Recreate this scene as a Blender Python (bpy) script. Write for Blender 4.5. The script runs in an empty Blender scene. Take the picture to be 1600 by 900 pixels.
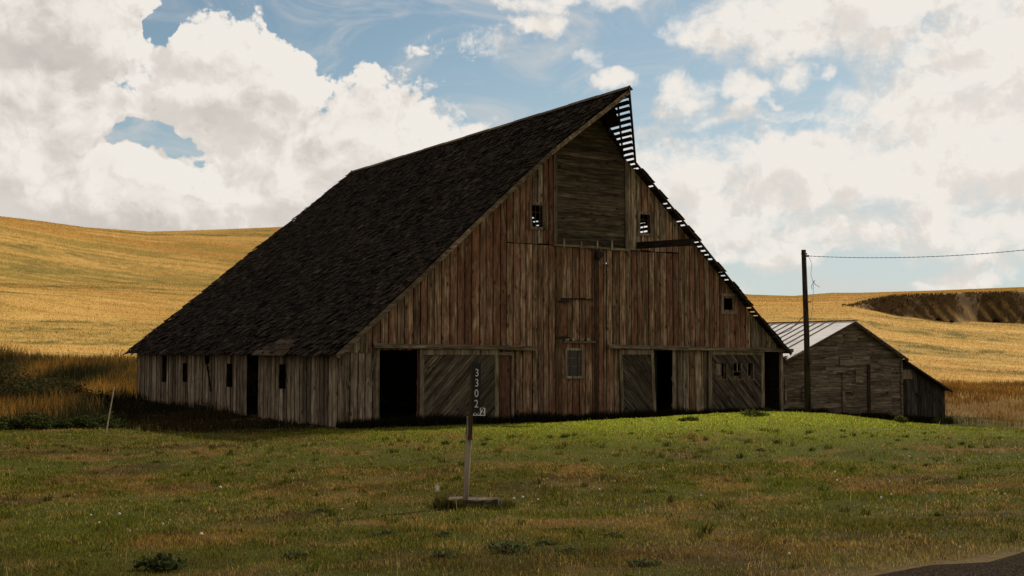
import bpy, math, random
import numpy as np
from mathutils import Vector, Matrix, Euler
R = math.radians
random.seed(7)
rng = np.random.default_rng(11)
scene = bpy.context.scene
COL = scene.collection

# ------------------------------------------------------------------ camera, sky, sun, exposure
EYE = 2.5
F_PX, HORIZON = 1901.9, 550.16
PITCH = math.atan2(HORIZON - 450.0, F_PX)
cam_data = bpy.data.cameras.new('camera')
cam_data.lens = F_PX / 1600.0 * 36.0
cam_data.sensor_width = 36.0
cam_data.clip_start = 0.1
cam_data.clip_end = 6000.0
cam = bpy.data.objects.new('camera', cam_data)
COL.objects.link(cam)
cam.location = (0, 0, EYE)
cam.rotation_euler = (math.pi / 2 + PITCH, 0, 0)
scene.camera = cam

SUN_AZ, SUN_EL = R(43.0), R(36.0)
SUN_DIR = Vector((math.sin(SUN_AZ) * math.cos(SUN_EL), math.cos(SUN_AZ) * math.cos(SUN_EL), math.sin(SUN_EL)))
sun_data = bpy.data.lights.new('sun', 'SUN')
sun_data.energy = 5.0
sun_data.angle = R(0.5)
sun_data.color = (1.0, 0.90, 0.74)
sun = bpy.data.objects.new('sun', sun_data)
COL.objects.link(sun)
sun.rotation_euler = SUN_DIR.to_track_quat('Z', 'Y').to_euler()
sun.location = SUN_DIR * 200

scene.view_settings.view_transform = 'Standard'
scene.view_settings.look = 'None'
scene.view_settings.exposure = 0.0
scene.view_settings.gamma = 1.0
scene.view_settings.use_curve_mapping = False
scene.cycles.max_bounces = 6
scene.cycles.diffuse_bounces = 3
scene.cycles.transparent_max_bounces = 6

SKY_STRENGTH = 0.10


class NT:
    """small helper round a node tree"""
    def __init__(self, tree):
        self.t = tree
        self.n = tree.nodes
        self.l = tree.links

    def new(self, kind, **kw):
        nd = self.n.new(kind)
        for k, v in kw.items():
            setattr(nd, k, v)
        return nd

    def put(self, sock, val):
        if hasattr(val, 'is_output'):
            self.l.new(val, sock)
        elif val is not None:
            sock.default_value = val

    def math(self, op, a, b=None, c=None, clamp=False):
        nd = self.new('ShaderNodeMath', operation=op)
        nd.use_clamp = clamp
        self.put(nd.inputs[0], a)
        if b is not None:
            self.put(nd.inputs[1], b)
        if c is not None:
            self.put(nd.inputs[2], c)
        return nd.outputs[0]

    def vmath(self, op, a, b=None, out=0):
        nd = self.new('ShaderNodeVectorMath', operation=op)
        self.put(nd.inputs[0], a)
        if b is not None:
            self.put(nd.inputs[1], b)
        return nd.outputs[out]

    def noise(self, vec, scale, detail=6.0, rough=0.55, dist=0.0, out=0, dims='3D'):
        nd = self.new('ShaderNodeTexNoise', noise_dimensions=dims)
        self.put(nd.inputs['Vector'], vec)
        nd.inputs['Scale'].default_value = scale
        nd.inputs['Detail'].default_value = detail
        nd.inputs['Roughness'].default_value = rough
        nd.inputs['Distortion'].default_value = dist
        return nd.outputs[out]

    def ramp(self, fac, stops, interp='LINEAR'):
        nd = self.new('ShaderNodeValToRGB')
        cr = nd.color_ramp
        cr.interpolation = interp
        while len(cr.elements) < len(stops):
            cr.elements.new(0.5)
        for e, (p, c) in zip(cr.elements, stops):
            e.position = p
            e.color = (c, c, c, 1) if not hasattr(c, '__len__') else (*c, 1)
        self.put(nd.inputs[0], fac)
        return nd.outputs[0]

    def mix(self, fac, a, b, blend='MIX'):
        nd = self.new('ShaderNodeMix', data_type='RGBA', blend_type=blend)
        self.put(nd.inputs[0], fac)
        for s, v in ((nd.inputs[6], a), (nd.inputs[7], b)):
            if hasattr(v, '__len__') and not hasattr(v, 'is_output') and len(v) == 3:
                v = (*v, 1)
            self.put(s, v)
        return nd.outputs[2]

    def smooth(self, x, a, b, o0=0.0, o1=1.0):
        nd = self.new('ShaderNodeMapRange', interpolation_type='SMOOTHSTEP')
        self.put(nd.inputs[0], x)
        nd.inputs[1].default_value = a
        nd.inputs[2].default_value = b
        nd.inputs[3].default_value = o0
        nd.inputs[4].default_value = o1
        return nd.outputs[0]


# ---- the clouds: density in (azimuth, elevation) degrees, used twice so that the sun side is brighter
def deg_az(px): return math.degrees(math.atan((px - 800) / F_PX))
def deg_el(py): return math.degrees(math.atan((HORIZON - py) / F_PX))

CLOUDS = [  # centre x, y, radius x, radius y (as seen in the photograph), strength
    (20, 40, 205, 190, 1.6), (60, 250, 420, 100, 1.45), (250, 300, 560, 92, 1.5),
    (395, 150, 128, 130, 1.5), (290, 130, 80, 90, 1.3), (585, 250, 165, 125, 1.4), (480, 290, 240, 120, 1.4),
    (612, 118, 105, 34, 0.52), (834, 35, 48, 24, 0.8), (905, -2, 130, 18, 0.8), (912, 82, 26, 18, 0.62),
    (952, 122, 32, 20, 0.8), (1072, 155, 52, 42, 0.76), (1165, 140, 60, 26, 0.76), (1245, 125, 30, 24, 0.75),
    (1172, 174, 24, 24, 0.6), (1215, 163, 20, 10, 0.6), (1290, 123, 20, 10, 0.66),
    (1200, 40, 130, 62, 1.0), (1420, 35, 270, 75, 1.05), (1570, 110, 190, 100, 1.1), (1350, 80, 50, 26, 0.75),
    (1090, 320, 260, 130, 0.92), (1300, 275, 290, 90, 1.05), (1520, 240, 240, 130, 1.1), (1250, 380, 300, 60, 0.72),
    (1540, 370, 240, 60, 0.80), (1495, 444, 66, 26, 0.75), (1560, 415, 100, 16, 0.5), (740, 205, 44, 40, 0.5), (700, 60, 190, 24, 0.30),
    (-500, 150, 420, 140, 0.9), (2150, 120, 420, 130, 0.9), (2000, -420, 420, 150, 0.8), (200, -420, 500, 150, 0.8), (1100, -560, 500, 130, 0.7),
]
HOLES = [(215, 222, 70, 34, 1.5), (275, 242, 50, 30, 1.4), (170, 238, 60, 16, 0.9), (330, 262, 40, 14, 0.7), (255, 60, 34, 44, 0.9), (470, 20, 60, 60, 0.8), (1490, 58, 60, 22, 0.45), (1200, 212, 150, 14, 0.5), (1290, 430, 240, 26, 0.5), (10, 135, 80, 14, 0.3), (540, 60, 70, 70, 0.4)]


def cloud_group():
    g = bpy.data.node_groups.new('cloud_density', 'ShaderNodeTree')
    g.interface.new_socket('P', in_out='INPUT', socket_type='NodeSocketVector')
    g.interface.new_socket('Density', in_out='OUTPUT', socket_type='NodeSocketFloat')
    g.interface.new_socket('Mass', in_out='OUTPUT', socket_type='NodeSocketFloat')
    k = NT(g)
    gi = k.new('NodeGroupInput')
    go = k.new('NodeGroupOutput')
    p = gi.outputs[0]
    warp = k.vmath('SUBTRACT', k.noise(p, 0.30, 4, 0.6, 0, 1, '2D'), (0.5, 0.5, 0.5))
    q = k.vmath('ADD', p, k.vmath('MULTIPLY', warp, (3.6, 2.2, 0)))

    def ell(cx, cy, rx, ry):
        a, e = deg_az(cx), deg_el(cy)
        ra, re = rx / F_PX * 57.3, ry / F_PX * 57.3
        m = k.new('ShaderNodeVectorMath', operation='MULTIPLY_ADD')
        k.put(m.inputs[0], q)
        m.inputs[1].default_value = (1 / ra, 1 / re, 0)
        m.inputs[2].default_value = (-a / ra, -e / re, 0)
        return k.vmath('DOT_PRODUCT', m.outputs[0], m.outputs[0], out=1)
    total = None
    for cx, cy, rx, ry, s in CLOUDS:
        v = k.math('MULTIPLY_ADD', ell(cx, cy, rx, ry), -s * 0.8, s)
        total = v if total is None else k.math('SMOOTH_MAX', total, v, 0.25)
    total = k.math('MINIMUM', k.math('MAXIMUM', total, -0.75), 1.5)
    for cx, cy, rx, ry, s in HOLES:
        v = k.math('MAXIMUM', k.math('MULTIPLY_ADD', ell(cx, cy, rx, ry), -s, s), 0.0)
        total = k.math('SUBTRACT', total, v)
    n1 = k.noise(k.vmath('MULTIPLY', p, (1, 1.45, 1)), 0.40, 9, 0.62, 0.2, 0, '2D')
    vor = k.new('ShaderNodeTexVoronoi', feature='F1', voronoi_dimensions='2D')
    k.put(vor.inputs['Vector'], q)
    vor.inputs['Scale'].default_value = 0.62
    vor.inputs['Detail'].default_value = 3.0
    vor.inputs['Roughness'].default_value = 0.6
    bill = k.math('SUBTRACT', 0.45, vor.outputs['Distance'])
    dens = k.math('ADD', total, k.math('MULTIPLY', k.math('SUBTRACT', n1, 0.5), 1.75))
    dens = k.math('ADD', dens, k.math('MULTIPLY', bill, 0.34))
    k.put(go.inputs[0], dens)
    n3 = k.noise(k.vmath('MULTIPLY', p, (1, 1.3, 1)), 0.28, 2, 0.5, 0.3, 0, '2D')
    mass = k.math('ADD', total, k.math('MULTIPLY', n3, 1.6))
    mass = k.math('ADD', mass, k.math('MULTIPLY', bill, 0.55))
    k.put(go.inputs[1], k.math('ADD', mass, k.math('MULTIPLY', n1, 0.5)))
    return g


world = bpy.data.worlds.new('World')
scene.world = world
world.use_nodes = True
world.cycles.sampling_method = 'MANUAL'
world.cycles.sample_map_resolution = 256
w = NT(world.node_tree)
w.n.clear()
wout = w.new('ShaderNodeOutputWorld')
bg = w.new('ShaderNodeBackground')
bg.inputs['Strength'].default_value = SKY_STRENGTH
sky = w.new('ShaderNodeTexSky', sky_type='NISHITA')
sky.sun_disc = False
sky.sun_elevation = SUN_EL
sky.sun_rotation = SUN_AZ
sky.altitude = 700
sky.air_density = 1.0
sky.dust_density = 0.8
sky.ozone_density = 2.0
tc = w.new('ShaderNodeTexCoord')
sep = w.new('ShaderNodeSeparateXYZ')
w.put(sep.inputs[0], tc.outputs['Generated'])
az = w.math('MULTIPLY', w.math('ARCTAN2', sep.outputs[0], sep.outputs[1]), 57.2958)
el = w.math('MULTIPLY', w.math('ARCSINE', sep.outputs[2]), 57.2958)
comb = w.new('ShaderNodeCombineXYZ')
w.put(comb.inputs[0], az)
w.put(comb.inputs[1], el)
P0 = comb.outputs[0]
grp = cloud_group()
g0 = w.new('ShaderNodeGroup')
g0.node_tree = grp
w.put(g0.inputs[0], P0)
g1 = w.new('ShaderNodeGroup')
g1.node_tree = grp
w.put(g1.inputs[0], w.vmath('ADD', P0, (0.7, 1.0, 0)))
d0, d1 = g0.outputs[0], g1.outputs[0]
# crisp heaped clouds to the left, softer thin ones to the right
softness = w.smooth(az, -6.0, 4.0, 0.24, 0.95)
edge = w.math('DIVIDE', w.math('SUBTRACT', d0, w.math('MULTIPLY_ADD', softness, -0.5, 0.24)), softness, clamp=True)
cover = w.smooth(edge, 0.0, 1.0)
relief = w.math('SUBTRACT', g0.outputs[1], g1.outputs[1])
lit = w.smooth(relief, -0.6, 0.75)
core = w.smooth(d0, 0.5, 1.7)
soft = w.noise(P0, 0.13, 4, 0.55, 0.3, 0, '2D')
shade = w.math('SUBTRACT', w.math('MULTIPLY_ADD', lit, 0.58, w.smooth(az, -4, 8, 0.54, 0.60)), w.math('MULTIPLY', core, w.smooth(az, -4, 6, 0.18, 0.04)))
shade = w.math('ADD', shade, w.math('MULTIPLY_ADD', soft, w.smooth(az, -4, 8, 0.46, 0.26), w.smooth(az, -4, 8, -0.19, -0.02)), clamp=True)
cloud_col = w.ramp(shade, [(0.0, (3.9, 3.65, 3.55)), (0.3, (5.4, 5.0, 4.65)), (0.65, (7.2, 6.7, 6.15)), (1.0, (8.7, 8.25, 7.65))])
blue = w.mix(1.0, sky.outputs[0], (0.96, 0.95, 0.80), 'MULTIPLY')
haze_low = w.smooth(el, -2.0, 15.0, 0.72, 0.0)
blue = w.mix(haze_low, blue, (5.7, 6.0, 6.3))
blue = w.mix(w.smooth(az, -12, 24, 0.0, 0.40), blue, (4.2, 5.3, 6.1))
veil = w.noise(w.vmath('MULTIPLY', P0, (0.16, 0.34, 1)), 0.9, 7, 0.62, 1.2, 0, '2D')
blue = w.mix(w.smooth(veil, 0.42, 0.78, 0.0, 0.62), blue, (6.6, 6.4, 6.1))
skycol = w.mix(cover, blue, cloud_col)
# broken warm cloud added behind and above the view to warm the shaded barn
away = w.math('MAXIMUM', w.smooth(el, 24.0, 42.0), w.smooth(w.math('ABSOLUTE', az), 48.0, 80.0))
patchy = w.smooth(w.noise(tc.outputs['Generated'], 2.2, 4, 0.55), 0.34, 0.56, 0.25, 0.95)
skycol = w.mix(w.math('MULTIPLY', away, patchy), skycol, (5.3, 4.65, 3.95))
w.put(bg.inputs['Color'], skycol)
w.l.new(bg.outputs[0], wout.inputs[0])


# ------------------------------------------------------------------ helpers
class MB:
    """collects convex pieces, builds ONE mesh object"""
    def __init__(self):
        self.v, self.f, self.r, self.m = [], [], [], []

    def face_block(self, verts, faces, rnd=0.5, mat=0):
        o = len(self.v)
        self.v.extend([tuple(p) for p in verts])
        for fc in faces:
            self.f.append(tuple(i + o for i in fc))
            self.r.append(rnd)
            self.m.append(mat)

    def extrude(self, poly, d0, d1, mp, rnd=0.5, mat=0):
        n = len(poly)
        if n < 3:
            return
        vs = [mp(a, d0, b) for a, b in poly] + [mp(a, d1, b) for a, b in poly]
        fs = [tuple(range(n)), tuple(range(2 * n - 1, n - 1, -1))]
        fs += [(i, i + n, (i + 1) % n + n, (i + 1) % n) for i in range(n)]
        self.face_block(vs, fs, rnd, mat)

    def box(self, a, b, rnd=0.5, mat=0):
        x0, y0, z0 = a
        x1, y1, z1 = b
        self.extrude([(x0, z0), (x1, z0), (x1, z1), (x0, z1)], y0, y1, lambda p, d, z: (p, d, z), rnd, mat)

    def bar(self, p, q, wd, ht, up=(0, 0, 1), rnd=0.5, mat=0):
        p, q = Vector(p), Vector(q)
        d = (q - p).normalized()
        s = d.cross(Vector(up))
        s = s.normalized() if s.length > 1e-6 else Vector((1, 0, 0))
        t = s.cross(d).normalized()
        vs = []
        for c in (p, q):
            for i, j in ((-1, -1), (1, -1), (1, 1), (-1, 1)):
                vs.append(c + s * (i * wd / 2) + t * (j * ht / 2))
        self.face_block(vs, [(0, 1, 2, 3), (7, 6, 5, 4), (0, 4, 5, 1), (1, 5, 6, 2), (2, 6, 7, 3), (3, 7, 4, 0)], rnd, mat)

    def tube(self, pts, rad, n=8, rnd=0.5, mat=0):
        pts = [Vector(p) for p in pts]
        rads = rad if hasattr(rad, '__len__') else [rad] * len(pts)
        vs, fs = [], []
        for i, p in enumerate(pts):
            d = (pts[min(i + 1, len(pts) - 1)] - pts[max(i - 1, 0)]).normalized()
            s = d.cross(Vector((0.13, 0.31, 0.94)))
            if s.length < 1e-3:
                s = d.cross(Vector((1, 0, 0)))
            s.normalize()
            t = d.cross(s)
            for k in range(n):
                a = 2 * math.pi * k / n
                vs.append(p + (s * math.cos(a) + t * math.sin(a)) * rads[i])
        for i in range(len(pts) - 1):
            for k in range(n):
                k2 = (k + 1) % n
                fs.append((i * n + k, i * n + k2, (i + 1) * n + k2, (i + 1) * n + k))
        fs.append(tuple(range(n - 1, -1, -1)))
        fs.append(tuple(range((len(pts) - 1) * n, len(pts) * n)))
        self.face_block(vs, fs, rnd, mat)

    def build(self, name, mats, parent=None, smooth=False, loc=None):
        me = bpy.data.meshes.new(name)
        me.from_pydata(self.v, [], self.f)
        mats = mats if isinstance(mats, (list, tuple)) else [mats]
        for m in mats:
            me.materials.append(m)
        at = me.attributes.new('rnd', 'FLOAT', 'FACE')
        at.data.foreach_set('value', np.array(self.r, dtype=np.float32))
        me.polygons.foreach_set('material_index', np.array(self.m, dtype=np.int32))
        if smooth:
            me.polygons.foreach_set('use_smooth', np.ones(len(self.f), dtype=bool))
        me.update()
        o = bpy.data.objects.new(name, me)
        COL.objects.link(o)
        if parent:
            o.parent = parent
        if loc is not None:
            o.location = loc
        return o


def tag(o, label=None, cat=None, group=None, kind=None):
    for k, v in (('label', label), ('category', cat), ('group', group), ('kind', kind)):
        if v:
            o[k] = v
    return o


def empty(name, loc, rz=0.0):
    o = bpy.data.objects.new(name, None)
    COL.objects.link(o)
    o.location = loc
    o.rotation_euler = (0, 0, rz)
    o.empty_display_size = 0.3
    return o


def np_mesh(name, verts, faces, mat, color=None, smooth=False):
    """fast mesh from numpy arrays; faces (n,3) or (n,4); color per vertex (n,3)"""
    me = bpy.data.meshes.new(name)
    nv, (nf, k) = len(verts), faces.shape
    me.vertices.add(nv)
    me.vertices.foreach_set('co', verts.astype(np.float32).ravel())
    me.loops.add(nf * k)
    me.loops.foreach_set('vertex_index', faces.astype(np.int32).ravel())
    me.polygons.add(nf)
    me.polygons.foreach_set('loop_start', np.arange(0, nf * k, k, dtype=np.int32))
    if smooth:
        me.polygons.foreach_set('use_smooth', np.ones(nf, dtype=bool))
    if color is not None:
        at = me.attributes.new('tint', 'FLOAT_COLOR', 'POINT')
        c4 = np.ones((nv, 4), dtype=np.float32)
        c4[:, :3] = color
        at.data.foreach_set('color', c4.ravel())
    me.materials.append(mat)
    me.update(calc_edges=True)
    me.validate()
    o = bpy.data.objects.new(name, me)
    COL.objects.link(o)
    return o


def vnoise(x, y, seed=0):
    """value noise 0..1"""
    x = np.asarray(x, dtype=np.float64)
    y = np.asarray(y, dtype=np.float64)
    xi, yi = np.floor(x), np.floor(y)
    fx, fy = x - xi, y - yi
    fx, fy = fx * fx * (3 - 2 * fx), fy * fy * (3 - 2 * fy)

    def h(a, b):
        n = np.sin(a * 127.1 + b * 311.7 + seed * 74.7) * 43758.5453
        return n - np.floor(n)
    return (h(xi, yi) * (1 - fx) + h(xi + 1, yi) * fx) * (1 - fy) + (h(xi, yi + 1) * (1 - fx) + h(xi + 1, yi + 1) * fx) * fy


def fbm(x, y, seed=0, octs=4):
    s, a, t = 0.0, 1.0, 0.0
    for i in range(octs):
        s = s + a * vnoise(np.asarray(x) * 2 ** i, np.asarray(y) * 2 ** i, seed + i * 13)
        t += a
        a *= 0.55
    return s / t


def sstep(x, a, b):
    t = np.clip((np.asarray(x, dtype=np.float64) - a) / (b - a), 0, 1)
    return t * t * (3 - 2 * t)


# ------------------------------------------------------------------ materials
def material(name, fn, rough=0.9, spec=0.2):
    m = bpy.data.materials.new(name)
    m.use_nodes = True
    k = NT(m.node_tree)
    k.n.clear()
    out = k.new('ShaderNodeOutputMaterial')
    b = k.new('ShaderNodeBsdfPrincipled')
    b.inputs['Roughness'].default_value = rough
    b.inputs['Specular IOR Level'].default_value = spec
    k.l.new(b.outputs[0], out.inputs[0])
    col, bump = fn(k, b)
    k.put(b.inputs['Base Color'], col if hasattr(col, 'is_output') else (*col, 1))
    if bump is not None:
        bn = k.new('ShaderNodeBump')
        bn.inputs['Strength'].default_value = bump[1]
        bn.inputs['Distance'].default_value = bump[2]
        k.put(bn.inputs['Height'], bump[0])
        k.l.new(bn.outputs[0], b.inputs['Normal'])
    return m


def wood(name, dark, mid, light, axis='Z', paint=None, paint_amt=0.5, rot=0.0, contrast=0.85, spec=0.10):
    def fn(k, b):
        tcn = k.new('ShaderNodeTexCoord')
        at = k.new('ShaderNodeAttribute', attribute_name='rnd')
        rnd = at.outputs['Fac']
        p = tcn.outputs['Object']
        if rot:
            mp = k.new('ShaderNodeMapping')
            mp.inputs['Rotation'].default_value = (0, rot, 0)
            k.put(mp.inputs[0], p)
            p = mp.outputs[0]
        off = k.new('ShaderNodeCombineXYZ')
        k.put(off.inputs[0], k.math('MULTIPLY', rnd, 37.0))
        k.put(off.inputs[1], k.math('MULTIPLY', rnd, 91.0))
        k.put(off.inputs[2], k.math('MULTIPLY', rnd, 53.0))
        p = k.vmath('ADD', p, off.outputs[0])
        sc = {'Z': (9, 9, 0.55), 'X': (0.55, 9, 9), 'Y': (9, 0.55, 9)}[axis]
        g = k.noise(k.vmath('MULTIPLY', p, sc), 1.6, 8, 0.62, 0.4)
        fine = k.noise(k.vmath('MULTIPLY', p, tuple(s * 3.2 for s in sc)), 2.2, 4, 0.6)
        sc2 = {'Z': (3.4, 3.4, 0.8), 'X': (0.8, 3.4, 3.4), 'Y': (3.4, 0.8, 3.4)}[axis]
        blot = k.noise(k.vmath('MULTIPLY', p, sc2), 1.0, 6, 0.6, 0.6)
        col = k.ramp(g, [(0.28, dark), (0.47, mid), (0.68, light)])
        if paint:
            amt = k.smooth(k.math('ADD', blot, k.math('MULTIPLY_ADD', rnd, 0.26, -0.13 + (paint_amt - 0.5))), 0.40, 0.62)
            pc = k.ramp(fine, [(0.3, tuple(c * 0.72 for c in paint)), (0.7, tuple(c * 1.2 for c in paint))])
            col = k.mix(k.math('MULTIPLY', amt, 0.9), col, pc)
        # knots and dark stains
        vor = k.new('ShaderNodeTexVoronoi')
        kn = {'Z': (3.4, 3.4, 1.7), 'X': (1.7, 3.4, 3.4), 'Y': (3.4, 1.7, 3.4)}[axis]
        k.put(vor.inputs['Vector'], k.vmath('MULTIPLY', p, kn))
        vor.inputs['Scale'].default_value = 1.0
        knot = k.smooth(vor.outputs['Distance'], 0.08, 0.21, 0.30, 1.0)
        val = k.math('MULTIPLY', k.math('MULTIPLY_ADD', k.math('FRACT', k.math('MULTIPLY', rnd, 7.31)), contrast, 1.0 - contrast * 0.5), knot)
        val = k.math('MULTIPLY', val, k.math('MULTIPLY_ADD', fine, 0.9, 0.55))
        stain = k.smooth(k.noise(k.vmath('MULTIPLY', p, sc2), 2.3, 5, 0.65), 0.35, 0.62, 0.55, 1.1)
        val = k.math('MULTIPLY', val, stain)
        vv = k.new('ShaderNodeCombineXYZ')
        for i in range(3):
            k.put(vv.inputs[i], val)
        col = k.mix(1.0, col, vv.outputs[0], 'MULTIPLY')
        return col, (k.math('ADD', g, k.math('MULTIPLY', fine, 0.6)), 0.5, 0.02)
    return material(name, fn, 0.9, spec)


def plain(name, c, var=0.3, scale=6.0, rough=0.85, spec=0.2, metal=0.0):
    def fn(k, b):
        b.inputs['Metallic'].default_value = metal
        tcn = k.new('ShaderNodeTexCoord')
        n = k.noise(tcn.outputs['Object'], scale, 7, 0.62)
        lo, hi = tuple(x * (1 - var) for x in c), tuple(min(1, x * (1 + var)) for x in c)
        return k.ramp(n, [(0.3, lo), (0.7, hi)]), (n, 0.3, 0.02)
    return material(name, fn, rough, spec)


def tinted(name, rough=0.8, transl=0.0):
    m = bpy.data.materials.new(name)
    m.use_nodes = True
    k = NT(m.node_tree)
    k.n.clear()
    out = k.new('ShaderNodeOutputMaterial')
    at = k.new('ShaderNodeAttribute', attribute_name='tint')
    d = k.new('ShaderNodeBsdfDiffuse')
    k.put(d.inputs[0], at.outputs['Color'])
    if transl:
        t = k.new('ShaderNodeBsdfTranslucent')
        k.put(t.inputs[0], at.outputs['Color'])
        mx = k.new('ShaderNodeMixShader')
        mx.inputs[0].default_value = transl
        k.l.new(d.outputs[0], mx.inputs[1])
        k.l.new(t.outputs[0], mx.inputs[2])
        k.l.new(mx.outputs[0], out.inputs[0])
    else:
        k.l.new(d.outputs[0], out.inputs[0])
    return m


M = {}
M['red_boards'] = wood('red_boards', (0.050, 0.031, 0.019), (0.170, 0.106, 0.065), (0.42, 0.30, 0.20), 'Z', paint=(0.168, 0.076, 0.046), paint_amt=0.50, contrast=0.62)
M['grey_boards'] = wood('grey_boards', (0.050, 0.036, 0.023), (0.185, 0.140, 0.094), (0.38, 0.30, 0.21), 'Z', paint=(0.11, 0.055, 0.034), paint_amt=0.22, contrast=1.05)
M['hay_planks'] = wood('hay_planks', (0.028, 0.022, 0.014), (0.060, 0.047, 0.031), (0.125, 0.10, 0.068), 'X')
M['shed_planks'] = wood('shed_planks', (0.042, 0.032, 0.021), (0.128, 0.099, 0.067), (0.24, 0.19, 0.132), 'X', contrast=0.6)
M['diag_up'] = wood('diag_up', (0.030, 0.024, 0.016), (0.082, 0.066, 0.046), (0.17, 0.138, 0.098), 'Z', rot=R(-45))
M['diag_down'] = wood('diag_down', (0.026, 0.020, 0.014), (0.058, 0.046, 0.034), (0.13, 0.104, 0.074), 'Z', rot=R(45))
M['trim'] = wood('trim', (0.06, 0.045, 0.030), (0.14, 0.108, 0.074), (0.25, 0.20, 0.14), 'Z')
M['trim_h'] = wood('trim_h', (0.055, 0.040, 0.026), (0.13, 0.098, 0.066), (0.24, 0.19, 0.13), 'X')
M['dark_timber'] = wood('dark_timber', (0.016, 0.011, 0.008), (0.030, 0.021, 0.014), (0.055, 0.040, 0.027), 'Y')
M['red_door'] = wood('red_door', (0.03, 0.018, 0.011), (0.10, 0.058, 0.035), (0.18, 0.115, 0.07), 'Z', paint=(0.10, 0.048, 0.029), paint_amt=0.7)
M['shingles'] = wood('shingles', (0.0075, 0.0056, 0.0041), (0.0175, 0.0130, 0.0094), (0.056, 0.042, 0.031), 'X', contrast=1.6, spec=0.03)
M['pole_wood'] = wood('pole_wood', (0.012, 0.009, 0.006), (0.028, 0.020, 0.013), (0.055, 0.040, 0.027), 'Z')
M['post_wood'] = wood('post_wood', (0.09, 0.072, 0.05), (0.20, 0.165, 0.12), (0.34, 0.29, 0.22), 'Z')
M['sign_wood'] = wood('sign_wood', (0.03, 0.018, 0.010), (0.07, 0.04, 0.022), (0.13, 0.08, 0.045), 'Z')
M['iron'] = plain('iron', (0.022, 0.017, 0.014), 0.4, 14, 0.7, 0.3, 0.5)
M['pale_iron'] = plain('pale_iron', (0.30, 0.25, 0.18), 0.3, 14, 0.8)
M['dirt'] = plain('dirt', (0.030, 0.022, 0.014), 0.4, 3)
M['glass'] = plain('glass', (0.012, 0.010, 0.009), 0.3, 3, 0.25, 0.5)
M['sheet_dark'] = plain('sheet_dark', (0.036, 0.030, 0.023), 0.5, 1.6, 0.9, 0.08)
M['lean_boards'] = wood('lean_boards', (0.016, 0.013, 0.010), (0.040, 0.034, 0.027), (0.075, 0.064, 0.052), 'Z', spec=0.05)
M['black_plate'] = plain('black_plate', (0.010, 0.010, 0.011), 0.3, 20, 0.6, 0.3)
M['white_plate'] = plain('white_plate', (0.62, 0.60, 0.54), 0.15, 12, 0.6)
M['digits'] = plain('digits', (0.60, 0.57, 0.48), 0.12, 25, 0.6)
M['black_digits'] = plain('black_digits', (0.012, 0.012, 0.012), 0.2, 20, 0.7)
M['white_paint'] = plain('white_paint', (0.36, 0.31, 0.235), 0.25, 9, 0.8)
M['wire'] = plain('wire', (0.05, 0.048, 0.046), 0.2, 9, 0.7)
M['seed_fluff'] = plain('seed_fluff', (0.75, 0.72, 0.64), 0.12, 30, 0.95)
M['grass_blades'] = tinted('grass_blades', transl=0.48)
M['straw_blades'] = tinted('straw_blades', transl=0.3)
M['leaf'] = tinted('leaf', transl=0.3)


def metal_fn(k, b):
    tcn = k.new('ShaderNodeTexCoord')
    n = k.noise(k.vmath('MULTIPLY', tcn.outputs['Object'], (1.2, 0.35, 1)), 1.5, 8, 0.65)
    n2 = k.noise(k.vmath('MULTIPLY', tcn.outputs['Object'], (0.6, 5, 1)), 2.0, 5, 0.6)
    col = k.ramp(n, [(0.28, (0.50, 0.47, 0.44)), (0.5, (0.72, 0.70, 0.69)), (0.75, (0.82, 0.81, 0.80))])
    col = k.mix(k.smooth(n2, 0.58, 0.8, 0, 0.45), col, (0.30, 0.23, 0.17))
    b.inputs['Metallic'].default_value = 0.0
    return col, (n2, 0.15, 0.01)
M['metal_roof'] = material('metal_roof', metal_fn, 0.55, 0.4)


def concrete_fn(k, b):
    tcn = k.new('ShaderNodeTexCoord')
    p = tcn.outputs['Object']
    n = k.noise(p, 9, 9, 0.68)
    n2 = k.noise(p, 3.0, 5, 0.6)
    col = k.ramp(n, [(0.3, (0.045, 0.034, 0.020)), (0.55, (0.115, 0.090, 0.054)), (0.75, (0.20, 0.16, 0.10))])
    col = k.mix(k.smooth(n2, 0.45, 0.62, 0, 0.85), col, (0.030, 0.028, 0.012))
    return col, (n, 0.9, 0.03)
M['concrete'] = material('concrete', concrete_fn, 0.95, 0.1)


def lawn_fn(k, b):
    tcn = k.new('ShaderNodeTexCoord')
    p = tcn.outputs['Object']
    at = k.new('ShaderNodeAttribute', attribute_name='tint')
    n = k.noise(p, 7.0, 8, 0.7)
    n2 = k.noise(p, 38.0, 4, 0.7)
    v = k.math('MULTIPLY', k.math('MULTIPLY_ADD', n, 0.9, 0.55), k.math('MULTIPLY_ADD', n2, 1.1, 0.45))
    vv = k.new('ShaderNodeCombineXYZ')
    for i in range(3):
        k.put(vv.inputs[i], v)
    col = k.mix(1.0, at.outputs['Color'], vv.outputs[0], 'MULTIPLY')
    return col, (k.math('ADD', n, n2), 0.9, 0.06)
M['lawn'] = material('lawn', lawn_fn, 0.97, 0.05)


def field_fn(k, b):
    tcn = k.new('ShaderNodeTexCoord')
    p = tcn.outputs['Object']
    at = k.new('ShaderNodeAttribute', attribute_name='tint')
    n = k.noise(p, 0.55, 8, 0.72)
    n2 = k.noise(p, 3.2, 5, 0.72)
    v = k.math('MULTIPLY', k.math('MULTIPLY_ADD', n, 0.6, 0.70), k.math('MULTIPLY_ADD', n2, 0.7, 0.65))
    vv = k.new('ShaderNodeCombineXYZ')
    for i in range(3):
        k.put(vv.inputs[i], v)
    col = k.mix(1.0, at.outputs['Color'], vv.outputs[0], 'MULTIPLY')
    return col, (k.math('ADD', n, n2), 0.8, 0.25)
M['field'] = material('field', field_fn, 0.97, 0.05)


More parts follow.
